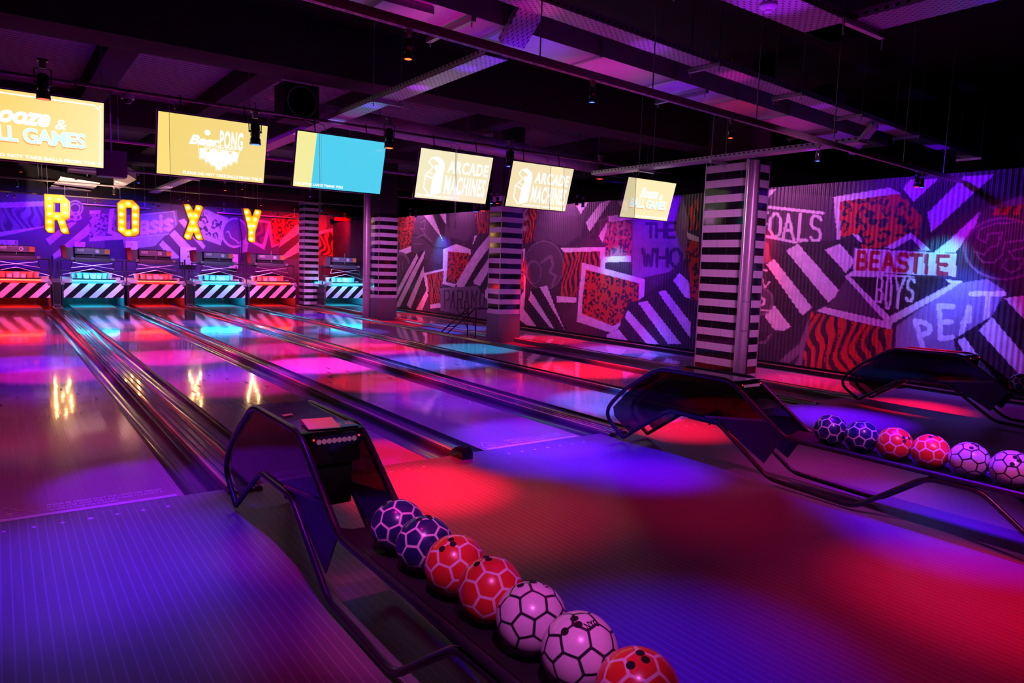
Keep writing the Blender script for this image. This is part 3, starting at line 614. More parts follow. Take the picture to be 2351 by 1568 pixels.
xb = LX[6]-HW-GUT; D = divider('capping_rail', 'capping rail behind the columns edging the lane at the wall', xb-.09, xb, [], False)
mb = MB(); mb.box((LX[5]+HW+GUT+.07, FOUL-.01, -.12), (xb-.09, LEND, -.06)); o = mb.build('track_deck', mat('dark_walkway_board', (.16, .1, .12), .35)); o['kind'] = 'structure'; o.name = 'trim_1'
xc = LX[6]+HW+GUT; divider('capping_rail', 'capping rail at the foot of the painted wall', xc, xc+.0, [], False) if False else None

# ------------------------------------------------------------------ ball returns
PANELM = mat('dark_blue_panel', (.035, .035, .055), .4)
def ball_return(cx, dy, label, extras):
    B = thing('ball_return', label, 'ball return', (cx, 3.0+dy, 0), group='black tube-framed ball returns'); hw = .155
    upp = [(4.47, .03), (4.69, .17), (4.68, .28), (4.49, .46), (4.11, .705), (3.36, .715), (2.88, .38), (2.80, .372), (.2, .372)]
    low = [(4.47, .03), (3.97, .365), (3.47, .375), (2.98, .05), (2.34, .03), (1.92, .335), (1.62, .34), (1.2, .03), (.75, .03), (.4, .34)]
    for s in (-1, 1):
        mb = MB(); mb.tube([(cx+s*hw, y+dy, z) for y, z in upp], .0175, 12, .09); mb.build('side_tube', TUBE, B)
        mb = MB(); mb.tube([(cx+s*hw, y+dy, z) for y, z in low], .016, 12, .07); mb.build('support_tube', TUBE, B)
        # smoked side panel filling the hood between upper and lower tube
        poly = [(4.60, .2), (4.62, .28), (4.45, .45), (4.10, .685), (3.37, .695), (3.02, .47), (3.6, .39), (3.95, .385), (4.40, .09)]
        mb = MB(); mb.prism([(cx+s*(hw-.004), y+dy, z) for y, z in poly], (-s*.004, 0, 0)); mb.build('side_panel', SMOKED, B, smooth=False)
        mb = MB(); mb.prism([(cx+s*(hw-.004), y+dy, z) for y, z in [(3.6, .388), (3.02, .47), (2.89, .375), (3.03, .15), (3.42, .355)]], (-s*.006, 0, 0)); mb.build('lower_panel', PANELM, B, smooth=False)
        if s == -1: mb = MB(); mb.hexa([(cx-hw-.003, 3.03+dy, .46), (cx-hw+.006, 3.03+dy, .46), (cx-hw+.006, 3.58+dy, .385), (cx-hw-.003, 3.58+dy, .385)], [(cx-hw-.003, 3.03+dy, .478), (cx-hw+.006, 3.03+dy, .478), (cx-hw+.006, 3.58+dy, .4), (cx-hw-.003, 3.58+dy, .4)]); mb.build('panel_trim', GREY, B)
    mb = MB()
    for (y0, z0), (y1, z1) in zip([(4.48, .455), (4.11, .70), (3.36, .705)], [(4.11, .70), (3.36, .705), (3.325, .702)]):
        mb.hexa([(cx-hw, y0+dy, z0), (cx+hw, y0+dy, z0), (cx+hw, y1+dy, z1), (cx-hw, y1+dy, z1)], [(cx-hw, y0+dy, z0+.012), (cx+hw, y0+dy, z0+.012), (cx+hw, y1+dy, z1+.012), (cx-hw, y1+dy, z1+.012)])
    mb.build('hood_top', BLKG, B, ang=10)
    # front exit box: fascia with a row of pale dots and a dark opening
    mb = MB(); mb.hexa([(cx-.125, 3.30+dy, .56), (cx+.125, 3.30+dy, .56), (cx+.125, 3.95+dy, .56), (cx-.125, 3.95+dy, .56)], [(cx-.125, 3.285+dy, .70), (cx+.125, 3.285+dy, .70), (cx+.125, 3.95+dy, .69), (cx-.125, 3.95+dy, .69)])
    fas = mb.build('fascia', BLKG, B, smooth=False)
    mb = MB()
    for k in range(8): mb.lathe([(.0125, 0), (.0125, .004)], (cx-.087+k*.025, 3.2865+dy, .676), (0, -1, .12), n=14)
    mb.build('button_row', WHITE, fas)['label'] = 'row of eight pale round buttons'
    mb = MB()
    for q in (-.112, .112): mb.lathe([(.005, 0), (.004, .004)], (cx+q, 3.2845+dy, .688), (0, -1, .1), n=8)
    mb.build('indicator_light', emis('red_led', (1, .02, .02), 2.5), fas)
    mb = MB(); mb.box((cx-.115, 3.36+dy, .33), (cx+.115, 3.8+dy, .56), 0, .02); mb.build('ball_door', mat('black_rubber_flap', (.006, .006, .007), .7), B)
    mb = MB(); mb.box((cx-.13, 3.75+dy, .39), (cx+.13, 4.3+dy, .42)); mb.build('inner_shelf', BLK, B)
    # rack: concave tray along the top tubes
    mb = MB(); prof = [(-.14, .385), (-.1, .372), (-.06, .362), (0, .358), (.06, .362), (.1, .372), (.14, .385), (.14, .372), (0, .335), (-.14, .372)]
    mb.prism([(cx+a, .2+dy, b) for a, b in prof], (0, 2.75, 0)); mb.build('ball_tray', mat('black_tray_rubber', (.014, .013, .016), .55), B)
    for yy in (3.55, 3.9):
        mb = MB(); mb.tube([(cx-hw, yy+dy, .378), (cx-hw+.02, yy+dy, .35), (cx-hw+.02, yy+dy, .33)], .008, 8); mb.build('fixing_lug', BLK, B)
    if extras:
        mb = MB(); a = .35
        mb.hexa([(cx-.11, 3.36+dy, .7215), (cx+.04, 3.34+dy, .7215), (cx+.06, 3.5+dy, .7215), (cx-.09, 3.52+dy, .7215)], [(cx-.11, 3.36+dy, .726), (cx+.04, 3.34+dy, .726), (cx+.06, 3.5+dy, .74), (cx-.09, 3.52+dy, .74)])
        mb.build('score_card', WHITE, B)['label'] = 'pale card lying on the hood'
        st = MB(); st.box((cx-.04, 3.345+dy, .7205), (cx+.14, 3.47+dy, .7222)); stk = st.build('sticker', mat('blue_sticker', (.05, .25, .4), .3), B)
        tm = text_mb('THNK AB', cx-.01, cx+.13, 0, .05, bold=.02); mb = MB(); mb.add([(vx, 3.385+dy+vz, .7226) for vx, _, vz in tm.v], tm.f); mb.build('sticker_lettering', WHITE, stk)
        mb = MB(); mb.hexa([(cx-.115, 3.7+dy, .721), (cx-.06, 3.72+dy, .721), (cx-.06, 3.75+dy, .721), (cx-.115, 3.74+dy, .721)], [(cx-.115, 3.7+dy, .723), (cx-.06, 3.72+dy, .723), (cx-.06, 3.75+dy, .723), (cx-.115, 3.74+dy, .723)])
        mb.build('corner_sticker', NT(mat('pale_corner_sticker', (.5, .6, .75), .3)).m, B)
    return B
ball_return(1.275, -.13, 'ball return nearest the camera with a card on its hood and seven balls', True)
ball_return(4.655, 0., 'middle ball return with six patterned balls on its rack', False)
ball_return(8.74, .05, 'farthest ball return, before the wall lettered BEASTIE BOYS, one blue ball showing', False)

# balls: football pattern on a sphere
def truncated_icosa():
    g = (1+5**.5)/2; ico = []
    for a in (-1, 1):
        for b in (-g, g): ico += [(0, a, b), (a, b, 0), (b, 0, a)]
    V = np.array(ico); V /= np.linalg.norm(V, axis=1)[:, None]; fac = []
    D = V@V.T; thr = np.sort(D[0])[-6]-1e-6
    for i in range(12):
        for j in range(i+1, 12):
            for k in range(j+1, 12):
                if D[i, j] > thr and D[j, k] > thr and D[i, k] > thr: c_ = V[i]+V[j]+V[k]; fac.append(c_/np.linalg.norm(c_))
    return V, np.array(fac)
V12, V20 = truncated_icosa()
bmx = bmesh.new(); bmesh.ops.create_icosphere(bmx, subdivisions=6, radius=.108); bmx.verts.index_update()
bco = np.array([v.co[:] for v in bmx.verts]); bfc = [[v.index for v in f.verts] for f in bmx.faces]; bmx.free()
nrm_ = bco/np.linalg.norm(bco, axis=1)[:, None]
vals = np.concatenate([nrm_@V12.T/.9393, nrm_@V20.T/.9149], 1)
sv = np.sort(vals, 1); seamd = (sv[:, -1]-sv[:, -2]).astype(np.float32)
def ball_mat(name, base, seam, dirt=0.):
    m = mat(name, base, .28, vary=0, coat=.3); t = NT(m); at = t.n('ShaderNodeAttribute', attribute_name='seam'); f = t.ramp(at.outputs['Fac'], .02, .034)
    tc = t.n('ShaderNodeTexCoord'); n = t.noise(tc.outputs['Object'], 22, 4); b = t.mix(n, tuple(x*(.85-dirt*.3) for x in base), tuple(min(1, x*1.1) for x in base))
    t.l(t.mix(f, seam, b), t.b.inputs['Base Color']); return m
BM = {'blue': ball_mat('blue_ball', (.02, .03, .13), (.78, .7, .78)), 'red': ball_mat('red_ball', (.72, .05, .03), (.8, .66, .7)), 'white': ball_mat('white_ball', (.8, .76, .78), (.02, .015, .03), .3)}
BME = {}
for k, bmat in BM.items():
    me = bpy.data.meshes.new(k+'_ball_body'); me.from_pydata(bco.tolist(), [], bfc); at = me.attributes.new('seam', 'FLOAT', 'POINT'); at.data.foreach_set('value', seamd)
    me.polygons.foreach_set('use_smooth', [True]*len(bfc)); me.materials.append(bmat); BME[k] = me
HOLE = mat('finger_hole_dark', (.004, .003, .004), .8)
hole_me = MB().lathe([(.0118, .0005), (.011, .0012), (.011, -.0004), (0, -.0006)], n=16).mesh('finger_hole', HOLE)
def bball(kind, loc, label, rot, group, d=(0, -.35, .94), mark=False):
    o = bpy.data.objects.new('bowling_ball', BME[kind]); COL.objects.link(o); o.location = loc; o.rotation_euler = rot; tag(o, label, 'bowling ball', group)
    Ri = o.rotation_euler.to_matrix().inverted(); d = Vector(d).normalized(); s1 = d.orthogonal().normalized(); s2 = d.cross(s1)
    for a, b in ((.0, .0), (.2, .12), (-.2, .35)):
        n = (d+s1*a+s2*b).normalized(); h = bpy.data.objects.new('finger_hole', hole_me); COL.objects.link(h); h.parent = o
        h.location = Ri@(n*.108); h.rotation_euler = (Ri@n).to_track_quat('Z', 'Y').to_euler()
    if mark:
        n = (d+s1*.1-s2*.35).normalized(); q = n.to_track_quat('-Y', 'Z'); mb = MB(); tm = text_mb('NYC', -.022, .022, -.012, .012, bold=.04)
        vs = [q@Vector((vx, 0, vz)) for vx, _, vz in tm.v]; vs = [Ri@((n*.108+v).normalized()*.1084) for v in vs]; mb.add(vs, tm.f); mb.build('ball_lettering', HOLE, o, world=False)
    return o
c1 = [('blue', 'blue ball touching the nearest hood, farthest back on the near rack'), ('blue', 'second blue ball on the near rack'), ('red', 'red ball next to the blue pair on the near rack'),
      ('red', 'red ball next to the white pair on the near rack'), ('white', 'white ball next to the reds on the near rack'), ('white', 'white ball with a thumb hole showing, nearest white on the near rack'), ('red', 'red ball nearest the camera, cut off by the bottom edge')]
rr = random.Random(7)
for k, (kd, lb) in enumerate(c1):
    bball(kd, (1.272, 2.50-k*.222, .4665), lb, (rr.uniform(0, 6), rr.uniform(0, 6), rr.uniform(0, 6)), 'balls on the near rack', (.25*math.sin(k*2.1)-.1, -.1+.25*math.cos(k*1.7), 1), kd == 'white')
c2 = [('blue', 'blue ball at the hood end of the middle rack'), ('blue', 'second blue ball on the middle rack'), ('red', 'red ball with three holes showing, beside the blue pair on the middle rack'), ('red', 'red ball beside the white pair on the middle rack'),
      ('white', 'white ball with dark lettering beside the reds on the middle rack'), ('white', 'white ball at the right edge on the middle rack')]
hd = [(-.5, -.8, .4), (.5, .5, 1), (-.45, -.7, .6), (0, -.2, 1), (-.2, -.4, 1), (-.6, -.5, .7)]
for k, (kd, lb) in enumerate(c2):
    bball(kd, (4.655, 2.625-k*.2185, .4665), lb, (rr.uniform(0, 6), rr.uniform(0, 6), rr.uniform(0, 6)), 'balls on the middle rack', hd[k], k == 4)
bball('blue', (8.74, 2.88, .4665), 'blue ball on the far rack at the right edge', (1, 2, .4), None, (.3, .5, 1))

# ------------------------------------------------------------------ pin machines
def striped(name='masking_stripes'):
    m = mat(name, (.8, .8, .8), .22, vary=0, coat=.4); t = NT(m); tc = t.n('ShaderNodeTexCoord'); x = t.n('ShaderNodeSeparateXYZ'); t.l(tc.outputs['Object'], x.inputs[0])
    u = t.math('SUBTRACT', x.outputs[0], t.math('MULTIPLY', x.outputs[2], .98)); f = t.math('GREATER_THAN', t.math('FRACT', t.math('DIVIDE', u, .385)), .5)
    t.l(t.mix(f, (.8, .78, .8), (.012, .01, .014)), t.b.inputs['Base Color']); return m
STRIPE = striped(); LEDGE = mat('ledge_plastic', (.5, .5, .5), .4)
def pinsetter(x, kind, label):
    Y = DECK; P = thing('pinsetter', label, 'pinsetter', (x, Y, 0), group='string pin machines at the lane ends'); N = NEON_R if kind == 'r' else NEON_C
    g = HW+GUT-.02
    mb = MB(); mb.box((x-g+.03, Y, .262), (x+g+.0, Y+.03, .67)); mb.build('striped_panel', STRIPE, P, smooth=False)
    for s in (-1, 1):
        mb = MB(); mb.box((x+s*g-.012, Y-.01, .002), (x+s*g+.012, Y+.02, .74)); mb.box((x+s*g-.014, Y+.02, .002), (x+s*g+.014, LEND+.4, .62), 1); mb.build('side_post', [CHROME, DGREY], P)
        mb = MB(); mb.box((x+s*(g-.01)-.045, Y-.03, .62), (x+s*(g-.01)+.045, Y+.03, .72), 0, .01); mb.build('corner_bracket', GREY, P)
    mb = MB(); mb.box((x-g+.03, LEND+.01, -.1), (x+g-.03, LEND+.05, .62)); mb.build('pit_curtain', BLK, P)
    mb = MB(); mb.box((x-g, Y-.02, .68), (x+g, Y+.75, .705)); mb.box((x-g, Y+.72, .705), (x+g, Y+.75, .82)); mb.box((x-g, Y-.02, .705), (x-g+.3, Y+.01, .78)); mb.box((x+g-.3, Y-.02, .705), (x+g, Y+.01, .76)); mb.build('top_ledge', LEDGE, P)
    for k in range(6): pass
    mb = MB(); mb.box((x-.5, Y-.06, .76), (x+.53, Y-.01, .80), 0, .008); lh = mb.build('lamp_holder', BLK, P)
    mb = MB(); mb.tube([(x-.51, Y-.075, .742), (x+.54, Y-.075, .742)], .017, 10); mb.build('neon_tube', N, P)['label'] = ('red' if kind == 'r' else 'cyan')+' glowing tube'
    cp_ = MB().lathe([(.055, 0), (.06, .02), (.085, .17), (.092, .175), (.086, .175), (.05, .02)], n=18).mesh('pin_cup', CUPM)
    cups = []
    for r_, cnt in enumerate((4, 3, 2, 1)):
        for q in range(cnt):
            c_ = link('pin_cup', cp_, P); c_.location = ((q-(cnt-1)/2)*.3, .12+(3-r_)*.15, .775); cups.append(c_)
    mb = MB(); mb.hexa([(x-.55, Y+.1, .97), (x+.55, Y+.1, .97), (x+.5, Y+.8, .97), (x-.5, Y+.8, .97)], [(x-.3, Y+.25, 1.03), (x+.3, Y+.25, 1.03), (x+.3, Y+.7, 1.03), (x-.3, Y+.7, 1.03)]); mb.build('cup_carrier', BLK, P)
    def rod(a, b, r, nm, mt): MB().tube([(x+a[0], Y+a[1], a[2]), (x+b[0], Y+b[1], b[2])], r, 8).build(nm, mt, P)
    for (a, b) in (((-.49, .1, 1.235), (.52, .1, 1.07)), ((.49, .1, 1.225), (-.52, .1, 1.085)), ((-.72, .05, .9), (0, .05, 1.07)), ((0, .05, 1.07), (.74, .05, .86))): rod(a, b, .009, 'scissor_strut', STEEL)
    rod((-.49, .09, 1.24), (-.53, .09, 1.08), .014, 'scissor_link', CHROME); rod((.49, .09, 1.24), (.53, .09, 1.08), .014, 'scissor_link', CHROME)
    for xx in (-.75, .75): rod((xx, .25, .7), (xx, .25, 1.32), .016, 'frame_post', BLK)
    rod((-.78, .25, 1.3), (.78, .25, 1.3), .018, 'frame_rail', BLK); rod((-.78, .25, 1.0), (.78, .25, 1.0), .012, 'frame_rail', BLK)
    mb = MB(); mb.box((x-.41, Y+.2, 1.47), (x+.44, Y+.9, 1.63), 0, .01); hd = mb.build('machine_head', HEADM, P)
    mb = MB(); mb.box((x-.4, Y+.26, 1.36), (x+.43, Y+.9, 1.47)); mb.build('head_recess', BLK, hd)
    mb = MB(); mb.box((x-.4, Y+.19, 1.385), (x+.43, Y+.21, 1.4)); mb.build('guide_bar', CHROME, hd)
    mb = MB(); mb.box((x-.42, Y+.2, 1.25), (x+.45, Y+.9, 1.365), 0, .008); mb.build('lower_housing', DGREY, P)
    mb = text_mb('SES', x-.36, x-.19, 1.56, 1.61, Y+.198, bold=.02); mb.box((x-.36, Y+.197, 1.54), (x-.19, Y+.1985, 1.546)); mb.build('lettering', WHITE, hd)
    mb = MB(); mb.lathe([(.05, 0), (.05, .004), (.026, .005), (.026, 0)], (x+.13, Y+.2, 1.555), (0, -1, 0), n=20); mb.prism([(x+.115, Y+.194, 1.56), (x+.14, Y+.194, 1.575), (x+.15, Y+.194, 1.535)], (0, -.002, 0)); mb.build('emblem', WHITE, hd)
    mb = MB(); mb.box((x+.31, Y+.195, 1.49), (x+.435, Y+.2, 1.62)); mb.build('warning_label', ORANGE, hd)
    mb = MB(); n_ = 24
    mb.prism([(x-.4+.72*k/n_, Y+.25, 1.63) for k in (0, n_)]+[(x-.4+.72*k/n_, Y+.25, 1.648+.012*math.cos(k*PI/2)) for k in range(n_, -1, -1)], (0, .5, 0)); mb.build('ribbed_cover', BLK, hd, smooth=False)
    mb = MB(); mb.tube([(x+.02, Y+.22, 1.4), (x+.02, Y+.22, 1.72)], .014, 8); mb.ball((x+.02, Y+.22, 1.74), .026, 2); mb.build('sensor_post', GREY, P)
    mb = MB(); mb.box((x-.66, Y+.3, 1.33), (x-.44, Y+.8, 1.64), 1, .02); mb.hexa([(x-.7, Y+.28, 1.36), (x-.6, Y+.28, 1.33), (x-.6, Y+.7, 1.33), (x-.7, Y+.7, 1.36)], [(x-.73, Y+.28, 1.68), (x-.62, Y+.28, 1.7), (x-.62, Y+.7, 1.7), (x-.73, Y+.7, 1.68)], 0); mb.build('motor_housing', [REDP, HEADM], P)
    for xx in (-.48, .5): mb = MB(); mb.box((x+xx-.04, Y+.16, 1.3), (x+xx+.05, Y+.3, 1.37), 0, .01); mb.build('end_bracket', GREY, P)
    return P
nbr = {1: 'pinsetter at the left edge under the letter R, red tube', 2: 'pinsetter with a cyan tube between two red-tubed ones, below the R and O', 3: 'red-tubed pinsetter below the letter O', 4: 'cyan-tubed pinsetter below the letter X', 5: 'red-tubed pinsetter below the letter Y beside the farthest column', 6: 'cyan-tubed pinsetter standing between two tiled columns'}
for i, x in LX.items(): pinsetter(x, 'r' if i % 2 else 'c', nbr[i])
for xx, lb in (((LX[1]+LX[2])/2, 'dark ball lift cabinet between the left two pinsetters'), ((LX[3]+LX[4])/2, 'dark ball lift cabinet between the middle two pinsetters')):
    t_ = thing('ball_lift_cabinet', lb, 'cabinet', (xx, DECK, -.1)); mb = MB(); mb.box((xx-.09, DECK-.05, .036), (xx+.09, DECK+1.2, .78), 0, .015); mb.build('cabinet_body', DGREY, t_)
    mb = MB(); mb.box((xx-.08, DECK-.056, .1), (xx+.08, DECK-.05, .68)); mb.build('front_panel', BLK, t_)
    mb = MB(); mb.tube([(xx-.06, DECK+.3, .75), (xx-.06, DECK+.3, 1.4)], .02, 8); mb.tube([(xx+.06, DECK+.3, .75), (xx+.06, DECK+.3, 1.25)], .02, 8); mb.build('lift_pole', BLK, t_)
# switch boxes on the back wall
for (u, v, w, h, lb) in ((183, 561, .3, .16, 'small pale switch box on the back wall left of the second pinsetter'), (302, 571, .35, .5, 'pale switch box on the back wall above the red-tubed pinsetter'), (432, 588, .5, .6, 'white switch cabinet with a red triangle on the back wall'),
                         (15, 557, .55, .16, 'pale box on the back wall at the left edge'), (536, 600, .3, .5, 'pale panel on the back wall between the X and Y')):
    p = AY(u, v, BACKY-.1); t_ = thing('switch_box', lb, 'switch box', (p[0], BACKY, p[2])); mb = MB(); mb.box((p[0]-w/2, BACKY-.14, p[2]-h/2), (p[0]+w/2, BACKY-.002, p[2]+h/2), 0, .01); mb.build('box_body', WHITE, t_)
    mb = MB(); mb.box((p[0]-.03, BACKY-.145, p[2]+h*.25), (p[0]+.03, BACKY-.14, p[2]+h*.25+.012)); mb.build('mounting_slot', BLK, t_)
    if 'triangle' in lb: mb = MB(); mb.prism([(p[0]-.05, BACKY-.142, p[2]-.05), (p[0]+.05, BACKY-.142, p[2]-.05), (p[0], BACKY-.142, p[2]+.04)], (0, -.002, 0)); mb.build('warning_triangle', REDP, t_)

# ------------------------------------------------------------------ marquee letters
ZL = 9.042
def mletter(ch, ox, oy, outline, holes, bulbs, label):
    Yl = DECK; pt = lambda q: AY(ox+q[0]/ZL, oy+q[1]/ZL, Yl)
    ps = [pt(q) for q in outline]; c_ = np.mean(ps, 0); T = thing('marquee_letter', label, 'light-up letter', (c_[0], Yl, c_[2]), group='light-up letters spelling ROXY')
    hs = [[pt(q) for q in h] for h in holes]
    mb = MB(); mb.prism(ps, (0, .12, 0), 0, hs); mb.build('letter_face', GOLD, T, smooth=False)['label'] = 'gold face'
    for L_ in [ps]+hs:
        mb = MB(); n = len(L_); cc = np.mean(L_, 0)
        for i in range(n):
            a, b = Vector(L_[i]), Vector(L_[(i+1) % n]); d = (b-a); nn = Vector((d.z, 0, -d.x)).normalized()*.008
            mb.hexa([a-nn+Vector((0, -.045, 0)), b-nn+Vector((0, -.045, 0)), b-nn+Vector((0, .12, 0)), a-nn+Vector((0, .12, 0))], [a+nn+Vector((0, -.045, 0)), b+nn+Vector((0, -.045, 0)), b+nn+Vector((0, .12, 0)), a+nn+Vector((0, .12, 0))])
        mb.build('rim', RIM, T, smooth=False)
    for q in bulbs:
        p = pt(q); mb = MB(); mb.ball((p[0], Yl-.05, p[2]), .031, 2); mb.build('bulb', BULB, T)
    top = max(p[2] for p in ps); xs = [p[0] for p in ps]
    for xx in (min(xs)+.1, max(xs)-.1): mb = MB(); mb.tube([(xx, Yl+.06, top-.3), (xx, Yl+.06, 3.85)], .004, 6); mb.build('hanging_wire', STEEL, T)
mletter('R', 90, 430, [(105, 140), (480, 165), (630, 300), (630, 640), (545, 690), (640, 975), (490, 965), (440, 910), (370, 685), (325, 690), (325, 955), (180, 945), (110, 860)], [[(318, 318), (440, 325), (440, 525), (322, 520)]],
        [(215, 230), (405, 245), (215, 390), (535, 370), (215, 550), (535, 530), (365, 605), (215, 715), (465, 730), (220, 875), (520, 890)], 'yellow light-up letter R hanging over the lane ends')
mletter('O', 90, 430, [(1715, 258), (1940, 265), (2080, 400), (2080, 960), (1990, 1025), (1780, 1025), (1620, 900), (1620, 330)], [[(1810, 425), (1910, 430), (1910, 870), (1815, 870)]],
        [(1845, 345), (1705, 405), (1985, 420), (1705, 560), (1990, 580), (1710, 715), (1990, 730), (1710, 870), (1990, 890), (1850, 950)], 'yellow light-up letter O hanging over the lane ends')
mletter('X', 400, 440, [(182, 255), (300, 258), (350, 310), (395, 395), (440, 275), (560, 285), (605, 330), (480, 655), (605, 1010), (490, 1005), (440, 960), (400, 855), (345, 1000), (250, 995), (185, 940), (305, 610)], [],
        [(280, 335), (500, 345), (330, 490), (440, 500), (385, 640), (330, 785), (440, 785), (275, 925), (500, 940)], 'yellow light-up letter X hanging over the lane ends')
mletter('Y', 400, 440, [(1415, 345), (1530, 350), (1570, 390), (1610, 510), (1665, 368), (1780, 375), (1812, 415), (1680, 830), (1675, 1058), (1580, 1055), (1525, 1010), (1528, 780)], [],
        [(1500, 425), (1720, 435), (1530, 570), (1680, 580), (1560, 715), (1640, 715), (1595, 850), (1595, 985)], 'yellow light-up letter Y hanging over the lane ends')

# ------------------------------------------------------------------ screens
SW, SH, TILT = 1.225, .7, math.radians(15); SCY, SCZ = 9.22, 2.81
TXT = emis('white_screen_ink', (1., 1., .97), 1.25); SHADOWINK = emis('orange_screen_ink', (1., .42, .12), 1.); PALEBL = emis('pale_blue_ink', (.66, .95, .97), 1.1)
def screen_mat(name, ca, cb, split=None, cc=None):
    m = emis(name, ca, 1.); t = NT(m); tc = t.n('ShaderNodeTexCoord'); x = t.n('ShaderNodeSeparateXYZ'); t.l(tc.outputs['Object'], x.inputs[0])
    f = t.ramp(t.math('SUBTRACT', x.outputs[0], t.math('MULTIPLY', x.outputs[2], .6)), -.6, .6); c = t.mix(f, ca, cb)
    if split is not None: g = t.math('GREATER_THAN', t.math('SUBTRACT', x.outputs[0], t.math('MULTIPLY', x.outputs[2], .02)), split); c = t.mix(g, c, cc)
    t.l(c, t.b.inputs['Emission Color']); return m
def U(u): return (u-.5)*SW
def Vv(v): return (.5-v)*SH
def ticker(txt, u0, u1): return text_mb(txt, U(u0), U(u1), Vv(.965), Vv(.915), -.026, bold=.03)
def arcade_graphic(y=-.026):
    mb = MB(); w = lambda q: (U(q[0]), y, Vv(q[1]))
    mb.prism([w(q) for q in [(.155, .16), (.24, .13), (.315, .2), (.34, .3), (.335, .86), (.2, .93), (.2, .53), (.245, .4), (.27, .33), (.255, .25)]], (0, .001, 0))
    for st in ([(.155, .17), (.12, .25), (.18, .34), (.17, .40), (.1, .52), (.1, .78), (.19, .94)], [(.1, .52), (.2, .58)], [(.155, .17), (.24, .13)], [(.15, .46), (.19, .49)]): mb.ribbon([w(q) for q in st], .018)
    mb.lathe([(.04, 0), (.04, .001)], (U(.235), y, Vv(.35)), (0, -1, 0), n=20); return mb
def cups_graphic(y=-.026):
    mb = MB(); w = lambda a, b: (U(a), y, Vv(b))
    for r_, (vt, us) in enumerate(((.44, (.40, .50, .60, .70)), (.49, (.455, .55, .65)), (.54, (.505, .60)), (.6, (.555,)))):
        for u in us:
            hw = .045; el = [(U(u)+hw*SW*.98*math.cos(a*PI/8), y-.0004*r_, Vv(vt)+.012*math.sin(a*PI/8)) for a in range(16)]
            mb.ribbon(el, .006, closed=True); mb.prism([w(u-.03, vt+.07), w(u+.03, vt+.07), w(u+.022, vt+.24), w(u-.022, vt+.24)], (0, .0006, 0))
            mb.ribbon([w(u-hw, vt), w(u-.026, vt+.26), w(u+.026, vt+.26), w(u+hw, vt)], .005)
    mb.lathe([(.033, 0), (.033, .001)], (U(.435), y, Vv(.24)), (0, -1, 0), n=24); return mb
def booze(s, x0, x1, xa, x2, b0, b1):
    m1 = text_mb('Booze', U(x0), U(x1), Vv(.47), Vv(.2), -.026, shear=.35, bold=.045); m1 = text_mb('&', U(xa), U(x2), Vv(.48), Vv(.33), -.026, shear=.2, bold=.02, mb=m1); m1.build('lettering', TXT, s, world=False)
    sh = text_mb('BALL GAMES', U(b0)-.008, U(b1)-.004, Vv(.755), Vv(.52), -.025, bold=.03, spacing=.95); sh.build('lettering_shadow', SHADOWINK, s, world=False)
    text_mb('BALL GAMES', U(b0), U(b1), Vv(.735), Vv(.5), -.0265, bold=.045, spacing=.95).build('lettering', TXT, s, world=False)
    text_mb('BALL GAMES', U(b0)+.004, U(b1)-.004, Vv(.728), Vv(.508), -.0272, bold=.005, spacing=.95).build('lettering', PALEBL, s, world=False)
YA, YB = (1., .7, .18), (1., .86, .36)
sm = {1: screen_mat('yellow_screen_a', (1., .68, .16), (1., .88, .42)), 2: screen_mat('yellow_screen_b', (1., .74, .2), (1., .78, .28)), 3: screen_mat('cyan_screen', (1., .93, .36), (1., .93, .42), U(.2), (.085, .68, .92)),
      4: screen_mat('cream_screen_a', (1., .92, .6), (1., .86, .55)), 5: screen_mat('cream_screen_b', (1., .84, .5), (1., .82, .52)), 6: screen_mat('cream_screen_c', (1., .87, .5), (1., .86, .5))}
sl = {1: 'yellow screen reading ALL GAMES, cut off by the left edge', 2: 'yellow screen with the Beer PONG cups', 3: 'cyan screen with a pale yellow band at its left', 4: 'cream ARCADE MACHINES screen beside the cyan one', 5: 'cream ARCADE MACHINES screen in front of a striped column', 6: 'small-looking cream Booze and BALL GAMES screen farthest right'}
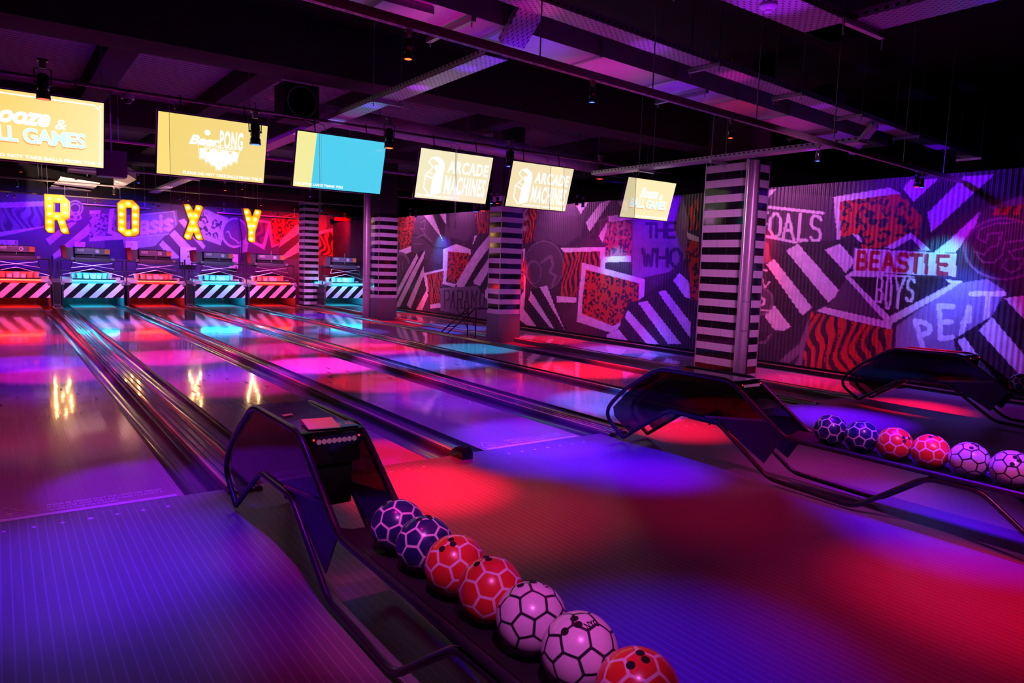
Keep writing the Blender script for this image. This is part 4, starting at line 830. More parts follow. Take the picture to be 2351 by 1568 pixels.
for i, x in LX.items():
    T = thing('hanging_screen', sl[i], 'screen', (x, SCY, SCZ), (TILT, 0, 0), 'lane screens hanging in a row')
    mb = MB(); mb.box((-SW/2-.012, -.02, -SH/2-.014), (SW/2+.012, .03, SH/2+.012), 0, .004); mb.box((-.25, .03, -.2), (.25, .07, .2), 0, .01); mb.build('housing', BLKG, T, world=False)
    mb = MB(); mb.quad((-SW/2, -.0215, -SH/2), (SW/2, -.0215, -SH/2), (SW/2, -.0215, SH/2), (-SW/2, -.0215, SH/2)); pic = mb.build('display', sm[i], T, world=False, smooth=False)
    if i == 1:
        booze(pic, .12, .6, .63, .72, .04, .86); ticker('PLEASE DO NOT TAKE BALLS FROM THE O', -.0+.02, .99).build('lettering', TXT, pic, world=False)
        mb = MB(); mb.ribbon([(U(.02), -.026, Vv(.05)), (U(.93), -.026, Vv(.05)), (U(.955), -.026, Vv(.1)), (U(.975), -.026, Vv(.12)), (U(.975), -.026, Vv(.95))], .014); mb.lathe([(.014, 0), (.014, .001)], (U(.972), -.026, Vv(.06)), (0, -1, 0), n=14); mb.build('border_line', TXT, pic, world=False)
    if i == 2:
        m1 = text_mb('Beer', U(.27), U(.56), Vv(.46), Vv(.3), -.026, shear=.35, bold=.05); text_mb('PONG', U(.55), U(.77), Vv(.48), Vv(.17), -.026, bold=.035, mb=m1, spacing=1.1).build('lettering', TXT, pic, world=False)
        cups_graphic().build('cup_graphic', TXT, pic, world=False); ticker('PLEASE DO NOT TAKE BALLS FROM THE O', .23, .985).build('lettering', TXT, pic, world=False)
    if i == 3: ticker('THE OTHER LANES! THANK YOU!', .01, .55).build('lettering', TXT, pic, world=False)
    if i in (4, 5):
        m1 = text_mb('ARCADE', U(.385), U(.96), Vv(.43), Vv(.17), -.026, bold=.03, spacing=1.12); text_mb('MACHINES', U(.375), U(.955), Vv(.87), Vv(.48), -.026, bold=.03, mb=m1, spacing=1.15).build('lettering', TXT, pic, world=False)
        arcade_graphic().build('cabinet_graphic', TXT, pic, world=False)
        (ticker('THE OTHER LANES! THANK YOU!', .02, .6) if i == 4 else ticker('PLEASE DO NOT TAKE BALLS FROM THE', .27, .99)).build('lettering', TXT, pic, world=False)
    if i == 6: booze(pic, .3, .67, .7, .79, .14, .9); ticker('FROM THE OTHER LANES! THANK YOU!', .3, .99).build('lettering', TXT, pic, world=False)
    for s in (-.36, .36):
        mb = MB(); mb.tube([(s, .05, .1), (s, .05, .35), (s, .145, .545)], .008, 8); mb.build('mounting_arm', BLK, T, world=False)

# ------------------------------------------------------------------ lighting bars, trays, ducts
def rods(root, pts, z0, r=.005, z1=CEILZ):
    for x, y in pts: MB().tube([(x, y, z0), (x, y, z1)], r, 6).build('hanging_rod', STEEL, root)
def pbar(label, a, b, r=.024, rodx=(), mt=BARM):
    T = thing('lighting_bar', label, 'lighting bar', tuple((np.array(a)+np.array(b))/2), group='lamp bars across the lanes'); MB().tube([a, b], r, 10).build('bar_tube', mt, T)
    for q in rodx: p = np.array(a)*(1-q)+np.array(b)*q; MB().tube([(p[0], p[1], p[2]), (p[0], p[1], CEILZ)], .005, 6).build('hanging_rod', STEEL, T)
    return T
BARZ = 3.36; SBY = 9.36
pbar('slim silver bar that the row of screens hangs from', (-3, SBY, BARZ), (10.35, SBY, BARZ), .02, (.3, .42, .55, .66, .75, .86, .95))
b3y, b4y, b5y = 18.0, 22.3, 24.2
pbar('lamp bar seen just below the yellow screens', (-3, b3y, 3.33), (10.3, b3y, 3.33), .022, (.3, .45, .6, .8)); pbar('lamp bar above the light-up letters', (-3, b4y, 3.33), (10.3, b4y, 3.33), .022, (.3, .5, .7))
pbar('farthest lamp bar, behind the light-up letters', (-3, b5y, 3.1), (10.3, b5y, 3.1), .022, (.3, .5, .7)); pbar('lamp bar halfway down the lanes, crossing behind the screens', (-3, 13.4, 3.33), (10.3, 13.4, 3.33), .02, (.35, .5, .65, .8))
# near slotted channel
N0, N1 = AZ(560, -40, 2.81), AZ(2208, 421, 2.81)
T = thing('slotted_channel', 'long slotted steel channel carrying the nearest lamps', 'lighting bar', tuple((N0+N1)/2)); dv = Vector(N1-N0).normalized(); sd = Vector((0, 0, 1)).cross(dv)*.022
def chan(a, b, w, h, mb, mi=0):
    a, b = Vector(a), Vector(b); d = (b-a).normalized(); s = Vector((0, 0, 1)).cross(d).normalized()*w/2; z = Vector((0, 0, h)); mb.hexa([a-s, a+s, b+s, b-s], [a-s+z, a+s+z, b+s+z, b-s+z], mi)
CHM = mat('slotted_steel', (.3, .27, .25), .35, .6, vary=0); t = NT(CHM); P_, px, py, pz = t.pos()
sl_ = (N1[1]-N0[1])/(N1[0]-N0[0]); dy_ = t.math('SUBTRACT', py, t.math('MULTIPLY_ADD', px, sl_, float(N0[1]-sl_*N0[0])))
g_ = t.math('MULTIPLY', t.math('LESS_THAN', t.math('ABSOLUTE', dy_), .0055), t.math('LESS_THAN', t.math('FRACT', t.math('DIVIDE', px, .1)), .5)); g_ = t.math('MULTIPLY', g_, t.math('LESS_THAN', pz, 2.8105))
t.l(t.mix(g_, (.42, .36, .34), (.006, .006, .007)), t.b.inputs['Base Color'])
mb = MB(); chan(N0, N1, .036, .052, mb); mb.build('channel', CHM, T, smooth=False)
for q in (.2, .32, .47, .62, .8, .93): p = N0*(1-q)+N1*q; MB().tube([(p[0], p[1], p[2]+.05), (p[0], p[1], CEILZ)], .005, 6).build('hanging_rod', STEEL, T)

# perforated cable trays
PERF = mat('perforated_tray_steel', (.62, .6, .66), .4, .2, vary=0); t = NT(PERF); tc = t.n('ShaderNodeTexCoord'); x = t.n('ShaderNodeSeparateXYZ'); t.l(tc.outputs['UV'], x.inputs[0])
fu = t.math('FRACT', t.math('DIVIDE', x.outputs[0], .075)); r_ = t.math('FLOOR', t.math('DIVIDE', x.outputs[1], .026)); fu = t.math('FRACT', t.math('ADD', t.math('DIVIDE', x.outputs[0], .075), t.math('MULTIPLY', r_, .5)))
fv = t.math('FRACT', t.math('DIVIDE', x.outputs[1], .026)); du = t.math('LESS_THAN', t.math('ABSOLUTE', t.math('SUBTRACT', fu, .5)), .2); dv_ = t.math('LESS_THAN', t.math('ABSOLUTE', t.math('SUBTRACT', fv, .5)), .2)
hole = t.math('MULTIPLY', du, dv_); c = t.mix(hole, (.62, .6, .66), (.01, .01, .012)); t.l(c, t.b.inputs['Base Color']); t.l(t.math('MULTIPLY_ADD', hole, -.2, .2), t.b.inputs['Metallic'])
def tray_piece(name, a, b, w, root, h=.06, side=None):
    a, b = Vector(a), Vector(b); d = b-a; L = d.length; dn = d.normalized(); s = side.normalized() if side else Vector((0, 0, 1)).cross(dn).normalized(); up = dn.cross(s).normalized()
    if up.z < 0: up = -up
    mb = MB(); e = s*w/2; th = .004
    mb.quad(a-e, a+e, b+e, b-e); mb.quad(a-e+up*th, b-e+up*th, b+e+up*th, a+e+up*th)
    for q in (-1, 1):
        o = s*(q*w/2); i_ = s*(-q*.004); mb.hexa([a+o, a+o+i_, b+o+i_, b+o], [a+o+up*h, a+o+i_+up*h, b+o+i_+up*h, b+o+up*h])
    org = Vector(root['_o']); me = bpy.data.meshes.new(name); me.from_pydata([tuple(Vector(v)-org) for v in mb.v], [], mb.f); me.materials.append(PERF)
    uv = me.uv_layers.new(name='UVMap')
    for l in me.loops:
        p = Vector(mb.v[l.vertex_index])-a; uv.data[l.index].uv = (p.dot(dn), p.dot(s)+w/2+p.dot(up)*.5)
    return link(name, me, root)
def tray(label, a, b, w, hangs, brk=True):
    T = thing('cable_tray', label, 'cable tray', tuple((np.array(a)+np.array(b))/2), group='perforated cable trays'); tray_piece('tray_channel', a, b, w, T)
    a, b = Vector(a), Vector(b); d = (b-a).normalized(); s = Vector((0, 0, 1)).cross(d).normalized()
    for q in hangs:
        p = a.lerp(b, q); mb = MB(); chan(p-s*(w/2+.07)-Vector((0, 0, .045)), p+s*(w/2+.07)-Vector((0, 0, .045)), .04, .04, mb); br = mb.build('hanger_bracket', STEEL, T, smooth=False)
        for k in (-1, 1): e = p+s*(k*(w/2+.05)); MB().tube([e-Vector((0, 0, .09)), (e.x, e.y, CEILZ+.1)], .006, 6).build('hanging_rod', STEEL, T)
    return T
TA = tray('long perforated tray running away between the Beer PONG and cyan screens', (3.73, 5.55, 3.4), (3.95, 24.6, 3.4), .25, (.12, .4, .7))
tray_piece('riser', AZ(1176, 105, 3.44), AZ(1226, 18, 3.66), .26, TA, side=Vector((1, -.0, 0)))
TB = tray('perforated tray running across, right of the big duct, to the far right', AZ(1060, -45, 3.6), AZ(2235, 366, 3.6), .24, (.28, .43, .57, .74, .98))
p0, p1 = AZ(1955, 355, 3.33), AZ(2010, 292, 3.52); tray_piece('drop_piece', p0, p1, .16, TB, side=Vector((1, 0, 0)))
tray('thin perforated tray crossing toward the nearest striped column', (8.08, 4.45, 3.06), (8.06, 8.94, 3.06), .2, (.45, .75))
D0, D1, D2 = np.array([2.5, 3.17, 3.4]), np.array([5.5, 3.2, 3.4]), np.array([5.33, 0.4, 3.4])
TD = tray('wide perforated tray with an L bend and a smoke detector, top right', D0, D1, .36, (.4,)); tray_piece('bend_arm', (5.32, 3.38, 3.4), D2, .36, TD)
for q in (3.0, 1.6): mb = MB(); chan((5.05, q, 3.36), (5.6, q, 3.36), .04, .04, mb); mb.build('hanger_bracket', STEEL, TD)
for a in ((5.05, 3.0), (5.6, 3.0), (5.05, 1.6), (5.6, 1.6)): MB().tube([(a[0], a[1], 3.28), (a[0], a[1], CEILZ+.1)], .006, 6).build('hanging_rod', STEEL, TD)
p = AZ(1765, 8, 3.4); T = thing('smoke_detector', 'white round smoke detector under the wide tray', 'smoke detector', (p[0], p[1], 3.4)); MB().lathe([(.055, 0), (.06, -.02), (.05, -.035), (.03, -.045)], (p[0], p[1], 3.398), n=24).build('detector_body', WHITE, T)
MB().lathe([(.03, 0), (.025, -.012), (.0, -.014)], (p[0], p[1], 3.353), n=20).build('sensor_cap', WHITE, T)
# bare drop rods seen at the right
for k, (u, v) in enumerate(((1525, 98), (1590, 115), (1780, 188), (1843, 205), (2092, 305), (2185, 300))): pass
# big rectangular duct
T = thing('air_duct', 'big rectangular sheet metal duct lit violet and pink overhead', 'air duct', (6, 5.7, 3.5)); DYX = lambda x: .075*(x-4.8)
def skew(mb, x0, x1, y0, y1, z0, z1):
    return mb.hexa([(x0, y0+DYX(x0), z0), (x1, y0+DYX(x1), z0), (x1, y1+DYX(x1), z0), (x0, y1+DYX(x0), z0)], [(x0, y0+DYX(x0), z1), (x1, y0+DYX(x1), z1), (x1, y1+DYX(x1), z1), (x0, y1+DYX(x0), z1)])
mb = skew(MB(), 1.0, 11.2, 5.3, 5.82, 3.56, 3.8); mb.build('duct_body', DUCTM, T, smooth=False)
for xx in (2.45, 3.6, 4.75, 5.9, 7.05, 8.2, 9.35, 10.5):
    mb = skew(MB(), xx-.016, xx+.016, 5.275, 5.845, 3.54, 3.82); mb.build('flange', STEEL, T, smooth=False)
for xx in (3.2, 6.4, 9.4):
    o_ = DYX(xx); mb = MB(); chan((xx, 5.22+o_, 3.49), (xx, 5.98+o_, 3.49), .045, .045, mb); mb.build('support_channel', BARM, T)
    for yy in (5.25, 5.94): MB().tube([(xx, yy+o_, 3.45), (xx, yy+o_, CEILZ+.1)], .006, 6).build('hanging_rod', STEEL, T)
# branch box on duct near its left end
mb = MB(); p = AZ(985, 4, 3.46); mb.box((p[0]-.22, 5.2, 3.5), (p[0]+.22, 5.5, 3.555)); mb.build('access_box', DUCTM, T)
# spiral duct
SP0, SP1 = Vector(AZ(738, 262, 3.78)), Vector(AZ(1600, 425, 3.78)); T = thing('spiral_duct', 'round silver spiral duct running behind the screens', 'air duct', tuple((SP0+SP1)/2)); n = 120
mb = MB(); mb.tube([SP0.lerp(SP1, k/(n-1)) for k in range(n)], [.16+.006*(k % 3 == 0) for k in range(n)], 20); mb.build('duct_tube', DUCTM, T)
for q in (.1, .35, .6): p = SP0.lerp(SP1, q); MB().tube([(p.x, p.y, p.z+.15), (p.x, p.y, CEILZ)], .005, 6).build('hanging_rod', STEEL, T)
# square fan housing with round mouth
fc = AY(690, 236, 9.55); T = thing('duct_fan', 'square fan housing with a round mouth above the Beer PONG screen', 'fan', (fc[0], 9.9, fc[2]+.3)); mb = MB(); h_ = .235
sq = [(fc[0]+a*h_, 9.5, fc[2]+b*h_) for a, b in ((-1, -1), (1, -1), (1, 1), (-1, 1))]; ci = [(fc[0]+.195*math.cos(a*PI/16), 9.5, fc[2]+.195*math.sin(a*PI/16)) for a in range(32)]
mb.prism(sq, (0, .4, 0), 0, [ci]); mb.build('housing', BEAMM, T, smooth=False); mb = MB(); mb.lathe([(.195, 0), (.185, .02), (.2, .02), (.2, 0)], fc*np.array([1, 0, 1])+np.array([0, 9.5, 0]), (0, -1, 0), n=32); mb.build('mouth_ring', STEEL, T)
mb = MB(); mb.box((fc[0]-.19, 9.8, fc[2]-.19), (fc[0]+.19, 9.82, fc[2]+.19)); 
for k in range(6): mb.box((fc[0]-.19, 9.6, fc[2]-.17+k*.065), (fc[0]+.19, 9.65, fc[2]-.165+k*.065))
mb.build('fan_grille', BLK, T)
for s in (-1, 1): MB().tube([(fc[0]+s*.22, 9.7, fc[2]+.2), (fc[0]+s*.22, 9.7, CEILZ)], .006, 6).build('hanging_rod', STEEL, T)
# round projector-like fan behind tray B
p = AY(1905, 228, 5.95); T = thing('axial_fan', 'round axial fan with a square flange above the right-hand tray', 'fan', (p[0], 5.95, p[2]+.3)); mb = MB(); mb.box((p[0]-.17, 5.78, p[2]-.17), (p[0]-.04, 6.12, p[2]+.17), 0, .01); mb.build('flange', BEAMM, T)
mb = MB(); mb.lathe([(.15, 0), (.16, .02), (.16, .2), (.13, .21), (.1, .12)], (p[0]-.04, 5.95, p[2]), (1, 0, 0), n=28); mb.build('fan_ring', DUCTM, T); MB().tube([(p[0], 5.95, p[2]), (p[0], 5.95, CEILZ+.1)], .006, 6).build('hanging_rod', STEEL, T)
# louvred unit and its duct far left
T = thing('ceiling_louvre_unit', 'pale louvred ceiling unit above the letter R', 'air grille', (2.0, 17, 3.5)); 
def slab(pts, z, th, name, mt, par): mb = MB(); mb.prism([AZ(a/5.8775, 320+b/5.8775, z) for a, b in pts], (0, 0, th)); return mb.build(name, mt, par, smooth=False)
slab([(930, 392), (1620, 455), (1560, 492), (905, 437)], 3.5, .05, 'unit_body', LOUV, T)
for q in ([(815, 515), (1350, 600), (1310, 627), (765, 572)], [(745, 585), (1300, 640), (1262, 665), (715, 603)], [(690, 628), (1235, 700), (1190, 714), (663, 662)]): slab(q, 3.42, .025, 'louvre', LOUV, T)
q0 = [AZ(a/5.8775, 320+b/5.8775, 3.46) for a, b in ((905, 440), (1530, 500))]; mb = MB(); mb.hexa([q0[0], q0[1], q0[1]+np.array([0, .05, 0]), q0[0]+np.array([0, .05, 0])], [q0[0]+np.array([0, 0, .22]), q0[1]+np.array([0, 0, .22]), q0[1]+np.array([0, .05, .22]), q0[0]+np.array([0, .05, .22])]); mb.build('front_panel', LOUV, T, smooth=False)
slab([(1560, 492), (1735, 478), (1840, 545), (1600, 672), (1530, 640)], 3.44, .2, 'side_duct', LOUV, T)
c_ = AZ(200, 405, 3.5); MB().tube([(c_[0], c_[1], 3.5), (c_[0], c_[1], CEILZ)], .008, 6).build('hanging_rod', STEEL, T)
# pipes and a cable along the top of the back wall
for (u0, v0, u1, v1, Yp, r_, lb) in ((188, 468, 345, 480, 26.1, .03, 'thin pipe along the top of the back wall between R and O'), (498, 488, 690, 501, 26.1, .03, 'thin pipe along the top of the back wall right of X')):
    a, b = AY(u0, v0, Yp), AY(u1, v1, Yp); b[2] = a[2]; T = thing('wall_pipe', lb, 'pipe', tuple((a+b)/2)); MB().tube([a, b], r_, 10).build('pipe_tube', STEEL, T)
    for q in (.08, .92): p = a*(1-q)+b*q; MB().tube([p, p+np.array([0, 0, .35])], .015, 8).build('hanging_rod', STEEL, T)
a, b = AY(768, 502, 25.6), AY(803, 505, 25.6); T = thing('wall_pipe', 'fat red pipe with a downpipe in the corner between the far columns', 'pipe', tuple((a+b)/2)); mb = MB(); mb.tube([a, b], .075, 14); mb.build('pipe_tube', REDP, T)
a = AY(792, 488, 25.65); mb = MB(); mb.tube([a, a-np.array([0, 0, 1.1])], .05, 12); mb.build('downpipe', REDP, T)
T = thing('wall_cable', 'black cable drooping down the back wall left of the Y', 'cable', tuple(AY(553, 545, 26.25))); MB().tube([AY(u, v, 26.24) for u, v in ((548, 500), (553, 530), (556, 550), (554, 575), (557, 600))], .02, 8, .2).build('cable_run', BLK, T)
# small wall heater/speaker box right of screen one
p = AY(257, 377, 13.0); T = thing('speaker_box', 'dark violet box hanging right of the left-hand screen', 'speaker', (p[0], 13, p[2])); mb = MB(); mb.box((p[0]-.2, 12.9, p[2]-.2), (p[0]+.2, 13.2, p[2]+.2), 0, .01); mb.build('speaker_cabinet', DGREY, T); MB().tube([(p[0], 13.05, p[2]+.19), (p[0], 13.05, CEILZ)], .01, 6).build('hanging_rod', STEEL, T)
# dome camera
p = AY(293, 228, 9.3); T = thing('dome_camera', 'dome security camera under the screen bar between two yellow screens', 'security camera', (p[0], 9.3, p[2]+.06)); MB().lathe([(.065, .05), (.07, .0), (.068, -.01)], (p[0], 9.3, p[2]+.01), n=24).build('camera_base', WHITE, T)
mb = MB(); mb.lathe([(.05, 0), (.045, -.025), (.028, -.045), (0, -.052)], (p[0], 9.3, p[2]), n=24); mb.build('dome', BLKG, T); MB().tube([(p[0], 9.3, p[2]+.05), (p[0], 9.34, 3.338)], .012, 8).build('mount', GREY, T)

# clear acrylic panels hung in front of the screens
pe = [AY(u, v, 9.0)[0] for u, v in ((390, 350), (735, 400), (1046, 430), (1262, 460), (1292, 465), (1457, 480))]
lab = ['clear acrylic panel in front of the Beer PONG screen', 'clear acrylic panel in front of the cyan screen', 'clear acrylic panel between the two ARCADE MACHINES screens', 'clear acrylic panel right of the second ARCADE MACHINES screen']
for (xa, xb), lb in zip(((pe[0], pe[1]-.01), (pe[1]+.01, pe[2]-.01), (pe[2]+.01, pe[3]), (pe[4], pe[5])), lab):
    T = thing('acrylic_panel', lb, 'clear panel', ((xa+xb)/2, 9.0, 3.2), group='clear panels hanging before the screens'); mb = MB(); mb.box((xa, 8.998, 2.03), (xb, 9.002, 3.2)); mb.build('sheet', ACRYL, T, smooth=False)
    for xx in (xa, xb): mb = MB(); mb.box((xx-.0016, 8.997, 2.03), (xx+.0016, 9.003, 3.2)); mb.build('edge_strip', EDGE, T, smooth=False)
    for xx in (xa+.06, xb-.06): MB().tube([(xx, 9.0, 3.17), (xx, 9.05, 3.24), (xx, 9.36, 3.33)], .006, 6).build('hanging_hook', STEEL, T)

# ------------------------------------------------------------------ par can lamps
def parcan_proto():
    T = {}
    body = MB().lathe([(.0, .26), (.03, .255), (.05, .235), (.056, .2), (.056, .1), (.05, .085), (.062, .06), (.064, .0), (.06, .0), (.058, .05)], n=18).mesh('lamp_body', BLKG)
    yoke = MB().tube([(-.07, 0, .15), (-.075, 0, .3), (.075, 0, .3), (.07, 0, .15)], .006, 6, .02)
    yoke.lathe([(.012, 0), (.012, .02)], (-.055, 0, .15), (-1, 0, 0), n=10); yoke.lathe([(.012, 0), (.012, .02)], (.055, 0, .15), (1, 0, 0), n=10); yoke = yoke.mesh('yoke', BLK)
    clamp = MB().box((-.03, -.03, .3), (.03, .03, .38), 0, .006).box((-.05, -.035, .37), (.05, .035, .4), 0, .004).mesh('mounting_clamp', BARM)
    lens = {k: MB().lathe([(.058, .012), (.05, .0), (.03, -.006), (0, -.008)], n=18).mesh('lens', m) for k, m in LENS.items()}
    ring = MB().lathe([(.066, .0), (.066, .02), (.06, .02), (.06, .0)], n=18).mesh('gel_frame', BLK)
    return body, yoke, clamp, lens, ring
PB, PY_, PC, PLN, PRG = parcan_proto()
def lamp(u, v, kind, y=None, z=None, label='', top=None, tilt=(0, 0), sc=1.):
    p = AY(u, v, y) if y is not None else AZ(u, v, z)
    T = thing('stage_lamp', label, 'stage lamp', tuple(p), (tilt[0], tilt[1], 0), 'small coloured stage lamps'); T.scale = (sc,)*3
    for nm, me in (('lamp_body', PB), ('yoke', PY_), ('mounting_clamp', PC), ('lens', PLN[kind]), ('gel_frame', PRG)): link(nm, me, T)
    if top and top > p[2]+.4*sc+.02:
        link('cable', MB().tube([(0, 0, .38), (.01, 0, .38+(top-p[2]-.4*sc)*.5/sc), (0, 0, (top-p[2])/sc)], .005, 6).mesh('cable', BLK), T)
    return p
LP = {}
def bar_y(u): # position of near channel under pixel u
    q = (u-560)/(2208-560); p = N0*(1-q)+N1*q; return p
near = [(937, 136, 'o', 'orange-red lamp on the near channel under the big duct'), (1359, 235, 'b', 'blue lamp on the near channel right of the cross tray'), (1677, 317, 'o', 'orange-red lamp on the near channel above the nearest striped column'),
        (1877, 370, 'b', 'blue lamp on the near channel right of the nearest striped column'), (2116, 430, 'b', 'blue lamp close to the painted wall at the channel end')]
for u, v, k, lb in near:
    # find the channel point whose projection has this u
    best = min((abs(PROJ(N0*(1-q)+N1*q)[0]-u), q) for q in np.linspace(0, 1, 900))[1]; yy = (N0*(1-best)+N1*best)[1]
    zz = AY(u, v, yy)[2]; LP[lb] = lamp(u, v, k, y=yy, label=lb, sc=(2.806-zz)/.402)
p = lamp(2104, 429, 'r', y=LP[near[4][3]][1]+.22, label='small red lamp behind the blue one at the channel end', sc=.6)
for u, v, k, lb in [(100, 228, 'r', 'red lamp in front of the left-hand yellow screen'), (586, 332, 'b', 'blue lamp hanging in front of the Beer PONG screen'), (893, 340, 'o', 'orange-red lamp at the corner of the cyan screen'), (1170, 382, 'b', 'blue lamp between the two ARCADE MACHINES screens'),
                    (1377, 411, 'r', 'red lamp between the small cream screen and its neighbour')]:
    LP[lb] = lamp(u, v, k, y=9.3 if 'front' not in lb and 'corner' not in lb else 8.85, label=lb, top=3.36)
far = [(48, 395, 'o', b3y, 'orange lamp just below the left-hand screen'), (318, 420, 'b', b3y, 'blue lamp below the gap between the yellow screens'), (517, 437, 'o', b3y, 'orange lamp of the pair under the Beer PONG screen'), (556, 435, 'r', b3y, 'dim red lamp of the pair under the Beer PONG screen'),
       (712, 452, 'b', b3y, 'blue lamp under the left corner of the cyan screen'), (896, 424, 'r', b3y, 'red lamp right of the cyan screen above the pipe column'), (40, 429, 'b', b4y, 'blue lamp left of the letter R'), (262, 447, 'o', b4y, 'orange lamp between the letters R and O'),
       (599, 472, 'o', b4y, 'orange lamp just above the letter Y'), (738, 484, 'b', b4y, 'blue lamp left of the pipe column'), (870, 468, 'o', b4y, 'orange lamp in front of the pipe column'),
       (17, 449, 'c', b5y, 'cyan lamp of the pair at the far left'), (33, 453, 'o', b5y, 'orange lamp of the pair at the far left'), (218, 466, 'c', b5y, 'cyan lamp of the pair right of the letter R'), (229, 464, 'o', b5y, 'orange lamp of the pair right of the letter R'),
       (352, 473, 'c', b5y, 'cyan lamp of the pair right of the letter O'), (364, 477, 'o', b5y, 'orange lamp of the pair right of the letter O'), (413, 458, 'c', b5y, 'cyan lamp of the trio above the letter X'), (422, 463, 'r', b5y, 'red lamp of the trio above the letter X'), (432, 461, 'p', b5y, 'pink lamp of the trio above the letter X'),
       (500, 482, 'o', b5y, 'orange lamp of the pair right of the letter X'), (511, 486, 'c', b5y, 'cyan lamp of the pair right of the letter X'), (627, 491, 'b', b5y, 'blue lamp of the pair right of the letter Y'), (638, 496, 'r', b5y, 'red lamp of the pair right of the letter Y'),
       (805, 505, 'r', b5y, 'left red lamp of the trio between the far columns'), (816, 508, 'c', b5y, 'cyan lamp of the trio between the far columns'), (828, 508, 'r', b5y, 'right red lamp of the trio between the far columns'),
       (942, 496, 'r', 17.0, 'red lamp of the pair on the wall right of the pipe column'), (954, 500, 'b', 17.0, 'blue lamp of the pair on the wall right of the pipe column'), (1092, 486, 'b', 13.4, 'blue lamp of the pair under the first ARCADE screen'), (1109, 484, 'r', 13.4, 'red lamp of the pair under the first ARCADE screen'),
       (1128, 467, 'c', 11.8, 'cyan lamp in front of the third column'), (1142, 467, 'r', 11.8, 'red lamp in front of the third column'), (1324, 472, 'r', 10.6, 'red lamp of the pair right of the second ARCADE screen'), (1338, 476, 'b', 10.6, 'blue lamp of the pair right of the second ARCADE screen')]
for u, v, k, y, lb in far:
    zz = AY(u, v, y)[2]; bz = {b5y: 3.1, b3y: 3.33, b4y: 3.33, 13.4: 3.33}.get(y); q = min(1., max(.28, (bz-.028-zz)/.402)) if bz else .5
    LP[lb] = lamp(u, v, k, y=y, label=lb, top=(bz-.022 if bz else CEILZ), sc=q)

# ------------------------------------------------------------------ pipes, ramp
for x, y, r, z0, lb in ((8.2, 18.25, .1, -.06, 'fat pale pipe standing beside the grey-based column'), (8.31, 6.05, .062, -.06, 'pale pipe with cables strapped to it on the nearest striped column')):
    T = thing('drain_pipe', lb, 'pipe', (x, y, z0)); mb = MB(); mb.tube([(x, y, z0), (x, y, 3.6 if r > .09 else 3.05)], r, 24); mb.build('pipe_tube', mat('pipe_paint', (.5, .42, .44), .35, .3, vary=.2), T)
    for z in (.75, 1.15): mb = MB(); mb.lathe([(r+.001, -.008), (r+.006, -.006), (r+.006, .006), (r+.001, .008)], (x, y, z), n=24); mb.build('strap', GREY, T)
    if r < .09:
        mb = MB(); mb.tube([(x+.02, y-.064, z0), (x+.03, y-.066, .7), (x+.012, y-.068, 1.1), (x+.03, y-.066, 2.6), (x+.02, y-.064, 3.0)], .008, 6, .2); mb.build('cable', BLK, T)
        mb = MB(); mb.tube([(x-.105, y+.02, z0), (x-.105, y+.02, 3.05)], .03, 14); mb.build('conduit', TRIMW, T)
T = thing('ball_ramp', 'black tube ball ramp standing on the walkway by the third column', 'ball ramp', (8.15, 13.0, -.06))
for dx in (-.1, .1):
    MB().tube([(8.1+dx, 14.0, -.045), (8.1+dx, 13.85, -.03), (8.1+dx, 12.72, .6), (8.1+dx, 12.6, .64), (8.1+dx, 12.25, .63)], .014, 8, .08).build('ramp_rail', BLK, T)
    MB().tube([(8.1+dx, 12.68, -.05), (8.1+dx, 12.68, .6)], .013, 8).build('leg', BLK, T)
for y, z in ((13.5, .16), (12.9, .48), (12.3, .63)): MB().tube([(8.0, y, z), (8.2, y, z)], .011, 8).build('cross_bar', BLK, T)
MB().tube([(8.0, 13.15, .6), (8.0, 12.68, .2)], .01, 8).build('brace', BLK, T); MB().tube([(8.2, 13.15, .6), (8.2, 12.68, .2)], .01, 8).build('brace', BLK, T); MB().tube([(8.0, 13.15, .6), (8.0, 12.72, .6)], .01, 8).build('brace', BLK, T)

# ------------------------------------------------------------------ light
RED, BLU, MAG, VIO, CYA, PNK = (1, .001, .035), (.03, .1, 1), (1, .004, .55), (.14, .0, 1), (.0, .4, 1), (1, .22, .92)
DBL = (.05, .0, 1)
w = bpy.data.worlds.new('night'); S.world = w; w.use_nodes = True; w.node_tree.nodes['Background'].inputs[0].default_value = (.06, .005, .1, 1); w.node_tree.nodes['Background'].inputs[1].default_value = .05
def pool(u, v, col, power, deg, off=(0, 0), z=3.0, blend=.6):
    g = AZ(u, v, 0); spot((g[0]+off[0], g[1]+off[1], z), tuple(g), col, power, deg, blend)
